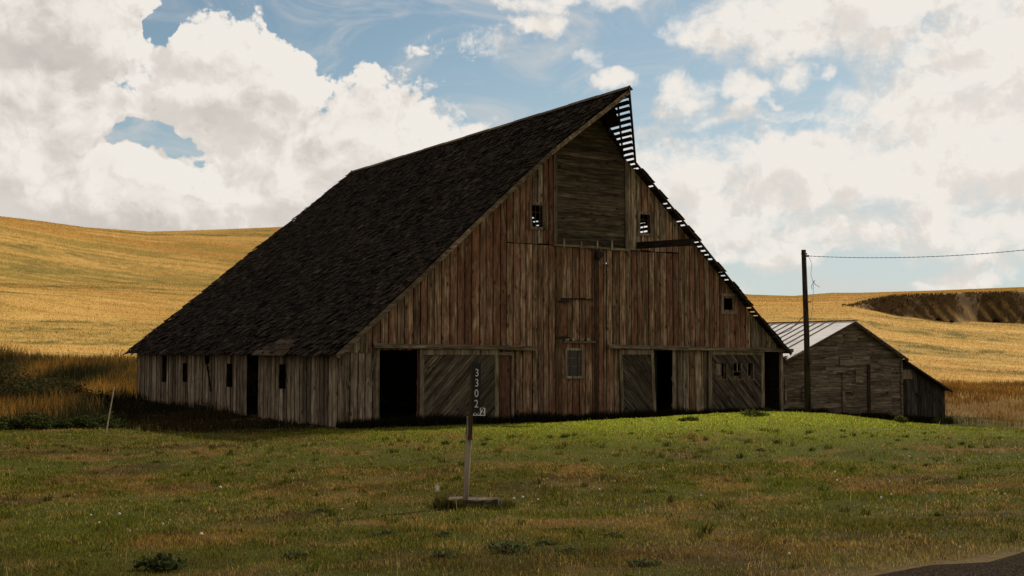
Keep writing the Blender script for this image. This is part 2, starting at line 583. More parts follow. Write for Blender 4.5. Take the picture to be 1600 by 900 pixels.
def road_fn(k, b):
    tcn = k.new('ShaderNodeTexCoord')
    p = tcn.outputs['Object']
    n = k.noise(p, 60, 5, 0.7)
    n2 = k.noise(p, 2.2, 6, 0.6)
    col = k.ramp(n, [(0.3, (0.008, 0.006, 0.0045)), (0.50, (0.024, 0.0185, 0.0145)), (0.66, (0.11, 0.088, 0.068))])
    col = k.mix(k.smooth(n2, 0.45, 0.7, 0, 0.3), col, (0.030, 0.022, 0.014))
    return col, (n, 1.0, 0.02)
M['road'] = material('road', road_fn, 1.0, 0.0)

# ------------------------------------------------------------------ the lie of the land
CTRL = np.array([
    (0, 0, .88), (-12, 0, .85), (14, 2, .9), (0, -15, .9), (0, 6, .84), (0, 10, .70), (-6, 11, .62), (6, 12, .78), (10, 10, .86), (16, 16, .9), (22, 22, .85),
    (-.6, 17, .36), (-6, 18, .32), (6, 18, .46), (-14, 14, .5), (-9, 25, .2), (0, 25, .33), (8, 25, .45), (15, 30, .35), (24, 32, .2), (-20, 28, .2),
    (-12, 35, .0), (-4, 36, .03), (-9, 40, -.1), (-6, 34, .10), (-7.5, 34, .02),
    (2.2, 36, .20), (4.3, 41, .23), (8, 43.5, .27), (11, 46, .22), (12.2, 47.5, .06), (1.0, 40, .06),
    (-5.85, 42, -.08), (0, 46, -.2), (6, 50, -.3), (12, 54, -.35), (2, 60, -.2), (-10, 60, -.1),
    (13.2, 50, -.12), (17, 54, -.62), (20.7, 58, -1.02), (16.5, 58, -.7), (20, 60, -1.05), (24, 62, -1.35), (30, 58, -1.5), (25, 45, -.8), (40, 50, -1.2), (16, 45, -.34), (18.5, 52, -.80), (14, 45, -.08), (11.5, 32, .40),
    (-13, 48, -.05), (-12, 55, .0), (-18.8, 61, .1), (-18, 42, .0), (-26, 44, .1), (-30, 60, .4), (-40, 40, .3), (40, 25, .5), (-40, 15, .5), (45, -5, .8), (-40, -20, .9), (40, -30, .9),
], dtype=np.float64)


def tps_fit(c, lam=0.5):
    n = len(c)
    d2 = ((c[:, None, :2] - c[None, :, :2]) ** 2).sum(-1)
    K = np.where(d2 > 0, d2 * np.log(d2 + 1e-12), 0) * 0.5
    K += np.eye(n) * lam
    Pm = np.c_[np.ones(n), c[:, :2]]
    A = np.zeros((n + 3, n + 3))
    A[:n, :n] = K
    A[:n, n:] = Pm
    A[n:, :n] = Pm.T
    return np.linalg.solve(A, np.r_[c[:, 2], np.zeros(3)])


TPS = tps_fit(CTRL)


def near_z(x, y):
    x = np.asarray(x, dtype=np.float64)
    y = np.asarray(y, dtype=np.float64)
    out = TPS[-3] + TPS[-2] * x + TPS[-1] * y
    for (cx, cy, _), wgt in zip(CTRL, TPS[:-3]):
        d2 = (x - cx) ** 2 + (y - cy) ** 2
        out = out + wgt * 0.5 * d2 * np.log(d2 + 1e-12)
    return out


# skyline, bank top, bank foot and the nearest edge of the field, as azimuth (deg) -> tangent of elevation
def prof_tab(pts):
    a = np.array([math.degrees(math.atan((x - 800) / F_PX)) for x, _ in pts])
    e = np.array([(HORIZON - y) / F_PX for _, y in pts])
    return a, e


SKYL = prof_tab([(-1400, 300), (-600, 300), (-200, 315), (0, 338), (60, 345), (130, 355), (230, 362), (330, 359), (450, 354), (600, 352), (760, 372), (900, 420), (1050, 450), (1175, 461), (1240, 463), (1300, 458), (1345, 458), (1450, 455), (1600, 449), (1900, 430), (2600, 410), (4000, 420)])
B_TOP = prof_tab([(-1400, 440), (0, 440), (450, 445), (900, 470), (1175, 478), (1290, 478), (1330, 477), (1360, 468), (1400, 462), (1460, 460), (1600, 456), (1900, 440), (2600, 430)])
B_FOOT = prof_tab([(-1400, 442), (0, 442), (450, 447), (900, 472), (1175, 480), (1290, 480), (1330, 480), (1360, 485), (1400, 492), (1480, 501), (1600, 507), (1900, 500), (2600, 480)])
EDGE = prof_tab([(-1400, 540), (0, 556), (210, 562), (600, 580), (1000, 610), (1400, 622), (1600, 622), (2200, 610), (4000, 600)])
R_EDGE, R_BANK, R_SKY = 84.0, 235.0, 345.0


def bank_r(azd):
    return R_BANK + (6 * np.sin(azd * 0.9) + 3 * np.sin(azd * 2.7 + 1)) * sstep(azd, 14.0, 17.5)


def far_z(azd, r):
    azc = np.clip(azd, -47, 48)
    ca = np.cos(np.radians(azc))
    e0 = np.interp(azc, *EDGE)
    ef = np.interp(azc, *B_FOOT)
    et = np.interp(azc, *B_TOP)
    es = np.interp(azc, *SKYL)
    rb = bank_r(azd)
    # stations with smooth joins
    t1 = np.clip((r - R_EDGE) / (R_BANK - R_EDGE), 0, 1)
    t1 = t1 * (1.55 - 0.55 * t1)
    z = e0 + (ef - e0) * t1
    t2 = sstep(r, rb, rb + 5.5)
    z = z + (et - ef) * t2
    t3 = np.clip((r - rb - 5.5) / (R_SKY - rb - 5.5), 0, 1)
    t3 = np.sin(t3 * math.pi / 2)
    z = z + (es - et) * t3
    t4 = np.clip((r - R_SKY) / 900.0, 0, 1)
    z = z - (es + 0.012) * np.sin(t4 * math.pi / 2) * 0.75
    roll = 0.06 * np.sin(azd * 0.55 + r * 0.021) * sstep(r, 95, 140) * (1 - sstep(r, 200, 230))
    return EYE + r * z * ca + roll


def ground_z(x, y):
    x = np.asarray(x, dtype=np.float64)
    y = np.asarray(y, dtype=np.float64)
    r = np.hypot(x, y)
    azd = np.degrees(np.arctan2(x, y))
    front = 1 - sstep(np.abs(azd), 50, 80)
    zn = near_z(np.where(r > 70, x * 70 / np.maximum(r, 1e-6), x), np.where(r > 70, y * 70 / np.maximum(r, 1e-6), y))
    zf = far_z(azd, np.maximum(r, R_EDGE))
    zf = 0.8 + (zf - 0.8) * front
    t = sstep(r, 60, R_EDGE + 4)
    bump = (fbm(x * 0.55, y * 0.55, 3, 3) - 0.5) * 0.10 + (fbm(x * 2.2, y * 2.2, 9, 2) - 0.5) * 0.03
    return zn * (1 - t) + zf * t + bump * (1 - 0.6 * sstep(r, 50, 90))


def gz(x, y):
    return float(ground_z(np.array([x]), np.array([y]))[0])


CP, SP = math.cos(PITCH), math.sin(PITCH)


def on_ground(px, py, lo=7.0, hi=120.0):
    """where a sight line of the photograph meets the ground"""
    h, rr = (450 - py) / F_PX, (px - 800) / F_PX
    d = np.array([rr, CP - h * SP, SP + h * CP])
    ts = np.linspace(lo, hi, 4000)
    zz = EYE + d[2] * ts
    gg = ground_z(d[0] * ts, d[1] * ts)
    i = np.argmax(zz < gg)
    return Vector((d[0] * ts[i], d[1] * ts[i], gg[i]))


def road_side(x, y):
    """distance from the road's edge, positive on the lawn"""
    return -((x - 2.86) * 0.552 - (y - 9.49) * 0.834)


GREEN = np.array((0.058, 0.064, 0.0070))
OLIVE = np.array((0.062, 0.052, 0.011))
TAN = np.array((0.135, 0.083, 0.024))
BROWN = np.array((0.048, 0.031, 0.012))


BC_ = (-5.852, 42.0)


def lawn_tint(x, y):
    n1 = fbm(x * 0.16, y * 0.16, 21, 4)
    n2 = fbm(x * 0.9, y * 0.55, 40, 5)
    n3 = fbm(x * 0.55 + 9, y * 0.45, 61, 5)
    lush = np.exp(-(((x - 6.5) / 10) ** 2 + ((y - 42) / 11.5) ** 2))
    dry_left = np.exp(-(((x + 5) / 8) ** 2 + ((y - 30) / 8) ** 2))
    near = 1 - sstep(y, 10, 20)
    g = np.clip((n1 - 0.5) * 2.0 + 0.66 + lush * 0.9 - dry_left * 0.15 - near * 0.15, 0, 1)[..., None]
    c = OLIVE * (1 - g) + GREEN * (1 + 2.3 * lush[..., None]) * g
    tn = np.clip((n2 - 0.55) * 5 + dry_left * 0.30 - lush * 1.2, 0, 0.9)[..., None]
    c = c * (1 - tn) + TAN * tn
    bn = np.clip((n3 - 0.57) * 4 + near * 0.30 - lush, 0, 0.7)[..., None]
    c = c * (1 - bn) + BROWN * bn
    # barn shadow deepened by darkening the ground colour along the walls
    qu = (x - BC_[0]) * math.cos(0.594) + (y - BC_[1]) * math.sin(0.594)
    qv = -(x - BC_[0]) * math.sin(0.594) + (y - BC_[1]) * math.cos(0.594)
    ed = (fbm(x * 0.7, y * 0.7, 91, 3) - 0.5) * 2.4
    barn_shade = sstep(qu + ed, -6.0, -4.2) * (1 - sstep(qu, -0.2, 0.2)) * sstep(qv + ed * .6, -1.6, 0.6) * (1 - sstep(qv, 23, 25))
    barn_shade = np.maximum(barn_shade, (1 - sstep(np.abs(qv + 0.2) + ed * 0.25, 0.6, 1.5)) * sstep(qu, -1, 0) * (1 - sstep(qu, 34, 36)))
    c = c * (1 - 0.9 * barn_shade[..., None]) + np.array((0.016, 0.012, 0.007)) * 0.9 * barn_shade[..., None]
    rd = road_side(x, y)
    e = (np.exp(-np.clip(rd, 0, 9) / 0.35) * 0.8)[..., None]
    c = c * (1 - e) + np.array((0.16, 0.11, 0.05)) * e
    return c


STRAW = np.array((0.54, 0.335, 0.098))
STRAW_D = np.array((0.37, 0.195, 0.042))
STRAW_G = np.array((0.130, 0.118, 0.030))
STRAW_P = np.array((0.60, 0.38, 0.12))


def field_tint(x, y):
    r0_ = np.hypot(x, y)
    azd = np.degrees(np.arctan2(x, y))
    r = r0_ - 3.2 * np.clip(-8 - azd, 0, 30) * sstep(r0_, 130, 210) + 2.0 * np.clip(azd - 11, 0, 20) * (1 - sstep(r0_, 170, 225))
    n1 = fbm(azd * 0.07 + 3, r * 0.030 + azd * 0.05, 5, 4)
    n2 = fbm(azd * 0.22, r * 0.20 + azd * 0.10, 8, 5)
    n3 = fbm(azd * 0.10, r * 0.085 + 7 - azd * 0.05, 15, 5)
    n4 = fbm(azd * 1.3, r * 0.35, 33, 3)
    n5 = fbm(azd * 0.28 + 5, r * 0.42 + azd * 0.16, 51, 4)
    n6 = fbm(azd * 0.05 + 2, r * 0.018, 63, 3)
    c = STRAW * (1 - 0 * n1[..., None])
    a = np.clip((n1 - 0.45) * 3.2, 0, 0.75)[..., None]
    c = c * (1 - a) + STRAW_D * a
    b = np.clip((n2 - 0.55) * 5.0, 0, 0.85)[..., None]
    c = c * (1 - b) + STRAW_P * b
    g = np.clip((n3 - 0.54) * 7.0, 0, 1)[..., None] * (0.35 + 0.65 * sstep(n4, 0.42, 0.6))[..., None] * 0.85
    c = c * (1 - g) + STRAW_G * g
    wheel = np.abs(((r + 14 * np.sin(azd * 0.05 + 0.6) + 4 * n1) / 6.0) % 1.0 - 0.5)
    wt = (1 - sstep(wheel, 0.0, 0.12))[..., None] * 0.42
    c = c * (1 - wt) + STRAW_D * 0.8 * wt
    k5 = (sstep(n5, 0.50, 0.66) * (0.35 + 0.65 * sstep(n6, 0.40, 0.62)))[..., None] * 0.80
    c = c * (1 - k5) + (STRAW_G * 1.25 + STRAW_D * 0.25) * k5
    # weedy strip where the field meets the yard
    r = r0_
    e = (1 - sstep(r, 80, 92))[..., None]
    c = c * (1 - e) + np.array((0.150, 0.088, 0.022)) * e
    # scrub-covered bank
    rb = bank_r(azd)
    ht = (np.interp(np.clip(azd, -47, 48), *B_TOP) - np.interp(np.clip(azd, -47, 48), *B_FOOT)) * F_PX
    on = sstep(r, rb - 1.0, rb + 0.6) * (1 - sstep(r, rb + 5.5, rb + 8)) * sstep(ht, 3, 14)
    frac = (r - rb) / 5.5
    wob = fbm(azd * 0.7, frac * 2.0, 73, 3)
    st = 0.5 + 0.34 * np.sin(2 * math.pi * (azd * 1.7 + frac * 2.4 + wob * 0.8)) * (0.3 + 1.2 * vnoise(azd * 1.3, frac * 0.3, 5)) + (fbm(azd * 4, frac * 4, 79, 3) - 0.5) * 0.5
    pale = (sstep(st, 0.54, 0.76) * (1 - sstep(frac + 0.5 * (wob - 0.5), 0.30, 0.85)) * sstep(frac, 0.02, 0.12))[..., None]
    bk = np.array((0.095, 0.060, 0.026)) * (0.6 + 0.8 * fbm(azd * 5, frac * 5, 77, 3)[..., None]) * (1 - pale) + np.array((0.30, 0.19, 0.07)) * pale
    c = c * (1 - on[..., None]) + bk * on[..., None]
    return c


def polar_sheet(name, rows, mat, tint_fn):
    azs = np.concatenate([np.arange(-180, -32, 3.0), np.arange(-32, 13, 0.16), np.arange(13, 28, 0.07), np.arange(28, 32, 0.16), np.arange(32, 180, 3.0)])
    A, Rr = np.meshgrid(np.radians(azs), rows)
    X, Y = Rr * np.sin(A), Rr * np.cos(A)
    Z = ground_z(X, Y)
    nr, na = X.shape
    v = np.stack([X, Y, Z], -1).reshape(-1, 3)
    i, j = np.meshgrid(np.arange(nr - 1), np.arange(na), indexing='ij')
    j2 = (j + 1) % na
    f = np.stack([i * na + j, (i + 1) * na + j, (i + 1) * na + j2, i * na + j2], -1).reshape(-1, 4)[:, ::-1]
    c = tint_fn(X, Y).reshape(-1, 3)
    o = np_mesh(name, v, f, mat, c, smooth=True)
    return tag(o, kind='structure')


rows_near = np.concatenate([np.linspace(0.3, 7, 8, endpoint=False), np.arange(7, 30, 0.22), np.arange(30, 72.01, 0.35)])
rows_far = np.concatenate([np.arange(72.0 - 0.25, 120, 1.0), np.arange(120, 222, 1.6), np.arange(222, 252, 0.4), np.arange(252, 360, 2.0), np.geomspace(362, 3500, 40)])
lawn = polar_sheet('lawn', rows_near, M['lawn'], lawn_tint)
hills = polar_sheet('hills', rows_far, M['field'], field_tint)

# road: a strip that follows the ground
ts = np.arange(-40, 60, 0.5)
ws = np.concatenate([[-0.12, 0.0, 0.25, 0.6], np.arange(1.0, 6.6, 0.5)])
T, W = np.meshgrid(ts, ws, indexing='ij')
jit = (fbm(T * 2.6, W * 0.0 + 3, 5, 4) - 0.5) * 0.75 * (W < 0.3) + 0.12
RX = 2.86 + T * 0.834 + (W + jit) * 0.552
RY = 9.49 + T * 0.552 - (W + jit) * 0.834
RZ = ground_z(RX, RY) + np.where(W < -0.05, -0.05, np.where(W < 0.1, 0.012, 0.03)) + (fbm(T * 3, W * 3, 2, 2) - 0.5) * 0.012
nt, nw = T.shape
ii, jj = np.meshgrid(np.arange(nt - 1), np.arange(nw - 1), indexing='ij')
rf = np.stack([ii * nw + jj, ii * nw + jj + 1, (ii + 1) * nw + jj + 1, (ii + 1) * nw + jj], -1).reshape(-1, 4)[:, ::-1]
rd = np_mesh('road', np.stack([RX, RY, RZ], -1).reshape(-1, 3), rf[:, ::-1], M['road'], smooth=True)
tag(rd, kind='structure')

# ------------------------------------------------------------------ the barn
TH = 0.594
BC = Vector((-5.852, 42.0, 0.0))
barn = empty('barn', BC, TH)
tag(barn, 'huge weathered red-brown wooden barn with a steep dark shingle roof', 'barn')
UX, UY = Vector((math.cos(TH), math.sin(TH), 0)), Vector((-math.sin(TH), math.cos(TH), 0))


def bw(u, v, z=0.0):
    return BC + UX * u + UY * v + Vector((0, 0, z))


W_B, L_B, U_R = 21.5, 23.2, 10.75
TIP_V, RIDGE_END = -2.52, 20.95
def zr(v): return 12.52 - 0.37 / 23.43 * (v + 2.34)

LEFT_U, LEFT_Z = [-0.45, 2.6, 8.5], [2.42, 4.98, 10.13]
RIGHT_U, RIGHT_Z = [21.66, 18.3, 12.5], [2.42, 5.3, 10.42]


def prof(u, v=0.0):
    """underside line of the roof over the gable"""
    z = zr(v)
    if u <= U_R:
        return np.interp(u, LEFT_U + [U_R], LEFT_Z + [z])
    return np.interp(u, [U_R] + RIGHT_U[::-1], [z] + RIGHT_Z[::-1])


fmap = lambda a, d, z: (a, d, z)                 # front wall: d grows inward
smap = lambda a, d, z: (d, a, z)                 # side wall


def board_wall(mb, a0, a1, zb, topf, opens, mp, width=0.32, d=0.0, th=0.03, gap=0.012, mat=0, matf=None, rag=0.05, seams=()):
    a = a0
    i = 0
    while a < a1 - 0.02:
        wd = min(width * random.uniform(0.82, 1.15), a1 - a)
        if a1 - (a + wd) < 0.12:
            wd = a1 - a
        b = a + wd
        rnd = random.random()
        dj = d + random.uniform(-0.010, 0.010)
        lean = random.uniform(-0.006, 0.006)
        cuts = sorted({a, b} | {x for o in opens for x in o[:2] if a < x < b})
        for c0, c1 in zip(cuts[:-1], cuts[1:]):
            l, r = c0 + (gap / 2 if c0 == a else 0), c1 - (gap / 2 if c1 == b else 0)
            if r - l < 0.015:
                continue
            mid = (c0 + c1) / 2
            segs = [(zb - random.uniform(0, rag), None)]
            blocks = [(o[2], o[3]) for o in opens if o[0] <= mid <= o[1]]
            blocks += [(z - 0.012, z + 0.012 + random.uniform(0, 0.04)) for s0, s1, z in seams if s0 <= mid <= s1]
            lo = segs[0][0]
            for z0, z1 in sorted(blocks):
                if z0 > lo + 0.02:
                    mb.extrude([(l, lo), (r, lo), (r + lean, z0), (l + lean, z0)], dj, dj + th, mp, rnd, matf(mid, (lo + z0) / 2) if matf else mat)
                lo = max(lo, z1)
                rnd = (rnd + 0.37) % 1.0 if z1 - z0 < 0.1 else rnd
            tl, tr = topf(l), topf(r)
            if min(tl, tr) > lo + 0.01:
                mb.extrude([(l, lo), (r, lo), (r, tr), (l, tl)], dj, dj + th, mp, rnd, matf(mid, (lo + min(tl, tr)) / 2) if matf else mat)
        a = b
        i += 1


# front wall ---------------------------------------------------------
BIG = 99.0
holes_low = [(1.42, 2.98, -9, 2.57), (13.94, 15.02, -9, 2.58), (20.28, 21.34, -9, 2.57), (9.63, 10.31, 1.58, 2.55), (17.66, 17.98, 1.36, 2.02), (18.40, 18.86, 1.35, 2.02), (19.26, 19.56, 1.34, 2.02), (6.37, 7.0, -9, 2.38)]
holes_high = [(9.13, 12.55, 6.6, BIG), (7.95, 8.46, 7.30, 8.12), (13.32, 13.86, 7.34, 8.12), (17.98, 18.5, 4.31, 4.81)]
mb = MB()
def front_mat(a, z): return 1 if (z > 6.7 and (int(a * 3.17) % 5 < 2)) or (a < 1.45 and z < 2.6) or (a < 0.9) or (15.0 < a < 16.9 and z < 2.6 and (int(a * 3.1) % 3 < 2)) or (a > 19.4 and z > 2.6) else 0
topg = lambda u: float(prof(u)) - 0.04
low_top = lambda u: min(topg(u), 2.78)
up_seams = [(6.92, 9.13, 6.63), (12.6, 15.26, 6.60)]
# lower boards left and right, then taller middle boards, then the upper cladding that laps over the lower
board_wall(mb, 0.0, 8.0, -0.45, low_top, holes_low, fmap, 0.33, 0.0, 0.03, 0.045, matf=front_mat)
board_wall(mb, 8.0, 11.6, -0.45, topg, holes_low + holes_high, fmap, 0.30, -0.012, 0.03, 0.042, matf=front_mat, seams=[(8.0, 9.13, 6.63), (9.4, 11.0, 4.58), (9.4, 11.0, 2.93)])
board_wall(mb, 11.6, W_B, -0.6, low_top, holes_low, fmap, 0.33, 0.0, 0.03, 0.045, matf=front_mat)
board_wall(mb, 0.0, 1.15, 2.5, topg, [], fmap, 0.24, -0.034, 0.028, 0.012, rag=0.05, matf=front_mat)
board_wall(mb, 1.16, 8.0, 2.70, topg, holes_high, fmap, 0.31, -0.034, 0.028, 0.042, rag=0.02, matf=front_mat, seams=up_seams)
board_wall(mb, 11.6, W_B, 2.70, topg, holes_high, fmap, 0.31, -0.034, 0.028, 0.042, rag=0.02, matf=front_mat, seams=up_seams)
# nailing girts behind the boards close the cracks
for z in (0.3, 1.4, 3.3, 4.4, 5.5):
    for a0, a1 in ((0.1, 1.4), (3.0, 9.5), (10.4, 13.9), (15.1, 20.2)) if z < 2.6 else ((1.5, 17.6 if z < 5 else 17.9),):
        lim0, lim1 = max(a0, (z - 2.2) / 0.86), min(a1, W_B - (z - 2.2) / 0.86)
        if lim1 > lim0:
            mb.box((lim0, 0.05, z - 0.08), (lim1, 0.12, z + 0.08), 0.1, 0)
mb.build('front_wall', [M['red_boards'], M['grey_boards']], barn)

# darker cover boards beside the hatch and either side of the hay door
mb = MB()
mb.box((9.12, -0.058, -0.4), (9.38, -0.030, 6.5), 0.13)
mb.build('cover_board', M['sign_wood'], barn)
mb = MB()
mb.box((10.98, -0.055, -0.4), (11.12, -0.030, 6.5), 0.71)
mb.build('cover_board', M['sign_wood'], barn)
for a0, a1, rn in ((8.98, 9.13, 0.3), (12.55, 12.72, 0.62)):
    mb = MB()
    mb.extrude([(a0, 6.6), (a1, 6.6), (a1, topg(a1) - 0.02), (a0, topg(a0) - 0.02)], -0.075, -0.040, fmap, rn)
    mb.build('hay_door_jamb', M['trim'], barn)

# hay door: wide horizontal planks under the hood
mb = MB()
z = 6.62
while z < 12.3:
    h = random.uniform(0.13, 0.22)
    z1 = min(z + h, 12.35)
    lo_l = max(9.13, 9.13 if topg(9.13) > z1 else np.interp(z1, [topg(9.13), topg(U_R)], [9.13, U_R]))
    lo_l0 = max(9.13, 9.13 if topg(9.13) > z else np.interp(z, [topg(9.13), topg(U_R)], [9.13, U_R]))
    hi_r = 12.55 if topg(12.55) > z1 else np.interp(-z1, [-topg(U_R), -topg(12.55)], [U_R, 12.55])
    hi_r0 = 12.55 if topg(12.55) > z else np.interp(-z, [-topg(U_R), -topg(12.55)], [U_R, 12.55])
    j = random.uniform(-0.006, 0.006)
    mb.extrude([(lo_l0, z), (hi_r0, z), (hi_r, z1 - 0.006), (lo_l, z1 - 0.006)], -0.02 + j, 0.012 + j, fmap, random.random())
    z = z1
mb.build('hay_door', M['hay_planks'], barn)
mb = MB()
mb.bar((8.95, -0.085, 6.66), (12.75, -0.085, 6.62), 0.07, 0.09, rnd=0.4)
mb.build('hay_door_sill', M['trim_h'], barn)
for u in (9.41, 10.25, 11.05, 11.79, 12.55):
    mb = MB()
    hh = random.uniform(0.28, 0.42)
    mb.extrude([(u - 0.045, 6.56), (u + 0.045, 6.56), (u + 0.03, 6.56 + hh * 0.6), (u + 0.008, 6.56 + hh), (u - 0.012, 6.56 + hh), (u - 0.03, 6.56 + hh * 0.6)], -0.16, -0.125, fmap, random.random())
    mb.build('door_hook', M['post_wood'], barn)
mb = MB()
mb.tube([(11.05, -0.30, 6.34), (11.05, -0.16, 6.34)], 0.16, 14)
mb.tube([(11.05, -0.23, 6.34), (11.05, -0.23, 6.62)], 0.03, 6)
mb.tube([(11.05, -0.23, 6.12), (11.05, -0.23, 6.34)], 0.05, 6)
mb.build('pulley', M['iron'], barn)

# mow beam sticking out of the gable
mb = MB()
mb.bar((13.24, 0.1, 6.84), (13.30, -3.2, 6.74), 0.20, 0.26, rnd=0.3)
mb.build('hay_beam', M['dark_timber'], barn)


def window(u0, u1, z0, z1, fr, mull=(), trans=(), d=-0.075, glass=False, mat='trim', mmat=None):
    mb = MB()
    mb.box((u0, d, z0), (u0 + fr, d + 0.04, z1), 0.2)
    mb.box((u1 - fr, d, z0), (u1, d + 0.04, z1), 0.7)
    mb.box((u0 + fr + 0.001, d + 0.003, z1 - fr), (u1 - fr - 0.001, d + 0.04, z1 - 0.004), 0.5)
    mb.box((u0 + fr + 0.001, d + 0.003, z0 + 0.004), (u1 - fr - 0.001, d + 0.04, z0 + fr), 0.9)
    o = mb.build('window', M[mat], barn)
    if mull or trans:
        mb = MB()
        for u in mull:
            mb.box((u - 0.012, d + 0.02, z0 + fr), (u + 0.012, d + 0.045, z1 - fr), 0.3)
        for zz in trans:
            mb.box((u0 + fr, d + 0.022, zz - 0.011), (u1 - fr, d + 0.042, zz + 0.011), 0.6)
        mb.build('muntin', M[mmat or mat], o)
    if glass:
        mb = MB()
        mb.box((u0 + fr * 0.6, d + 0.05, z0 + fr * 0.6), (u1 - fr * 0.6, d + 0.055, z1 - fr * 0.6))
        mb.build('pane', M['glass'], o)
    return o


window(7.83, 8.58, 7.19, 8.26, 0.115, mull=(8.12, 8.30, 8.33), trans=(7.86,), mat='trim', mmat='sign_wood')
window(13.2, 13.98, 7.23, 8.24, 0.12, mull=(13.50, 13.74, 13.77), trans=(7.90,), mat='trim', mmat='sign_wood')
window(17.80, 18.70, 4.12, 5.02, 0.125, mat='post_wood')
window(9.52, 10.42, 1.47, 2.66, 0.095, mull=(9.80, 10.16), trans=(1.95, 2.26), d=-0.07, glass=True, mat='post_wood', mmat='trim')

# hatch over the small window
mb = MB()
mb.box((9.42, -0.11, 2.86), (10.98, -0.03, 2.93), 0.6)
mb.build('ledge', M['trim_h'], barn)
for i in range(4):
    mb = MB()
    u = 9.60 + i * 0.36
    mb.box((u - 0.10, -0.072, 2.935), (u + 0.10, -0.045, 3.06), 0.2 + 0.2 * i)
    mb.build('ledge_block', M['post_wood'], barn)
mb = MB()
mb.box((9.30, -0.075, 4.55), (10.9, -0.044, 4.60), 0.2)
mb.build('latch_bar', M['iron'], barn)
for zz in (4.46, 3.05):
    mb = MB()
    mb.extrude([(9.05, zz), (9.42, zz + 0.085), (9.80, zz), (9.42, zz - 0.05)], -0.090, -0.060, fmap, 0.3)
    mb.build('hinge', M['iron'], barn)


def rail(u0, z0, u1, z1, dep=0.2):
    mb = MB()
    mb.bar((u0, -dep / 2 - 0.03, z0), (u1, -dep / 2 - 0.03, z1), dep, 0.05, rnd=0.35)
    n = 5
    for i in range(n):
        a, b = u0 + (u1 - u0) * i / n + 0.004, u0 + (u1 - u0) * (i + 1) / n - 0.004
        za, zb = z0 + (z1 - z0) * i / n, z0 + (z1 - z0) * (i + 1) / n
        mb.extrude([(a, za - 0.13), (b, zb - 0.13 + random.uniform(-.02, .02)), (b, zb - 0.027), (a, za - 0.027)], -dep - 0.03, -dep, fmap, random.random())
    return mb.build('door_track', M['trim_h'], barn)


rail(1.12, 2.78, 8.05, 2.70)
rail(11.55, 2.78, 22.0, 2.62)


def clip(poly, nx, nz, c):
    """keep nx*x+nz*z <= c"""
    out = []
    for i in range(len(poly)):
        p, q = poly[i], poly[(i + 1) % len(poly)]
        dp, dq = nx * p[0] + nz * p[1] - c, nx * q[0] + nz * q[1] - c
        if dp <= 0:
            out.append(p)
        if (dp < 0) != (dq < 0) and abs(dp - dq) > 1e-9:
            t = dp / (dp - dq)
            out.append((p[0] + (q[0] - p[0]) * t, p[1] + (q[1] - p[1]) * t))
    return out


def sliding_door(u0, u1, z0, z1, up, shear=0.0, openings=(), d=-0.13, st=0.17):
    """diagonal boards between stiles and rails"""
    sh = lambda a, dd, z: (a + shear * (z1 - z) / (z1 - z0), dd, z)
    mb = MB()
    s = 1 if up else -1
    step = 0.16
    cells = [(u0 + st, u1 - st, z0, z1 - 0.2)]
    for ou0, ou1, oz0, oz1 in openings:
        new = []
        for a, b, c, e in cells:
            if ou0 >= b or ou1 <= a or oz0 >= e or oz1 <= c:
                new.append((a, b, c, e))
                continue
            if c < oz0: new.append((a, b, c, oz0))
            if e > oz1: new.append((a, b, oz1, e))
            if a < ou0: new.append((a, ou0, max(c, oz0), min(e, oz1)))
            if b > ou1: new.append((ou1, b, max(c, oz0), min(e, oz1)))
        cells = new
    diag = (u1 - u0) + (z1 - z0) + 2
    base = (u0 * -s + z0) - diag
    k = 0
    while k * step < 2.2 * diag:
        c0 = base + k * step
        rnd = random.random()
        j = random.uniform(-0.006, 0.006)
        for a, b, c, e in cells:
            # strips of  z - s*u  between c0 and c0+step
            poly = [(a, c), (b, c), (b, e), (a, e)]
            poly = clip(poly, s, -1, -c0)
            if len(poly) > 2:
                poly = clip(poly, -s, 1, c0 + step - 0.02)
            if len(poly) > 2:
                mb.extrude(poly, d + j, d + 0.025 + j, sh, rnd, 0)
        k += 1
    o = mb.build('sliding_door', M['diag_up' if up else 'diag_down'], barn)
    mb = MB()
    mb.extrude([(u0, z0), (u0 + st, z0), (u0 + st, z1), (u0, z1)], d - 0.03, d + 0.02, sh, 0.2)
    mb.extrude([(u1 - st, z0 + .05), (u1, z0 + .05), (u1, z1), (u1 - st, z1)], d - 0.03, d + 0.02, sh, 0.8)
    mb.extrude([(u0 + st + .003, z1 - 0.2), (u1 - st - .003, z1 - 0.2), (u1 - st - .003, z1 - 0.005), (u0 + st + .003, z1 - 0.005)], d - 0.027, d + 0.02, sh, 0.5)
    mb.build('door_frame', M['trim'], o)
    return o


sliding_door(3.0, 6.36, -0.30, 2.60, True)
sliding_door(12.12, 13.92, -0.40, 2.60, False, shear=0.14, st=0.14)
win_b = [(17.42, 17.98, 1.36, 2.02), (18.40, 18.86, 1.35, 2.02), (19.26, 19.56, 1.34, 2.02)]
dB = sliding_door(16.96, 20.24, -0.40, 2.58, False, openings=win_b, st=0.18)
for i, (a, b, c, e) in enumerate(win_b):
    mb = MB()
    mb.box((a - 0.05, -0.150, c - 0.06), (b + 0.05, -0.132, c), 0.3)
    mb.box((a - 0.05, -0.150, c + 0.001), (a, -0.132, e), 0.5)
    mb.box((b, -0.150, c + 0.001), (b + 0.05, -0.132, e), 0.6)
    if i == 1:
        mb.box(((a + b) / 2 - 0.02, -0.14, c + 0.3), ((a + b) / 2 + 0.02, -0.12, e), 0.8)
        mb.box((a, -0.142, c + 0.30), (b, -0.122, c + 0.34), 0.7)
    if i == 0:
        mb.box((a + 0.02, -0.125, c + 0.15), (a + 0.30, -0.10, e - 0.02), 0.9)
    mb.build('door_window', M['trim'], dB)
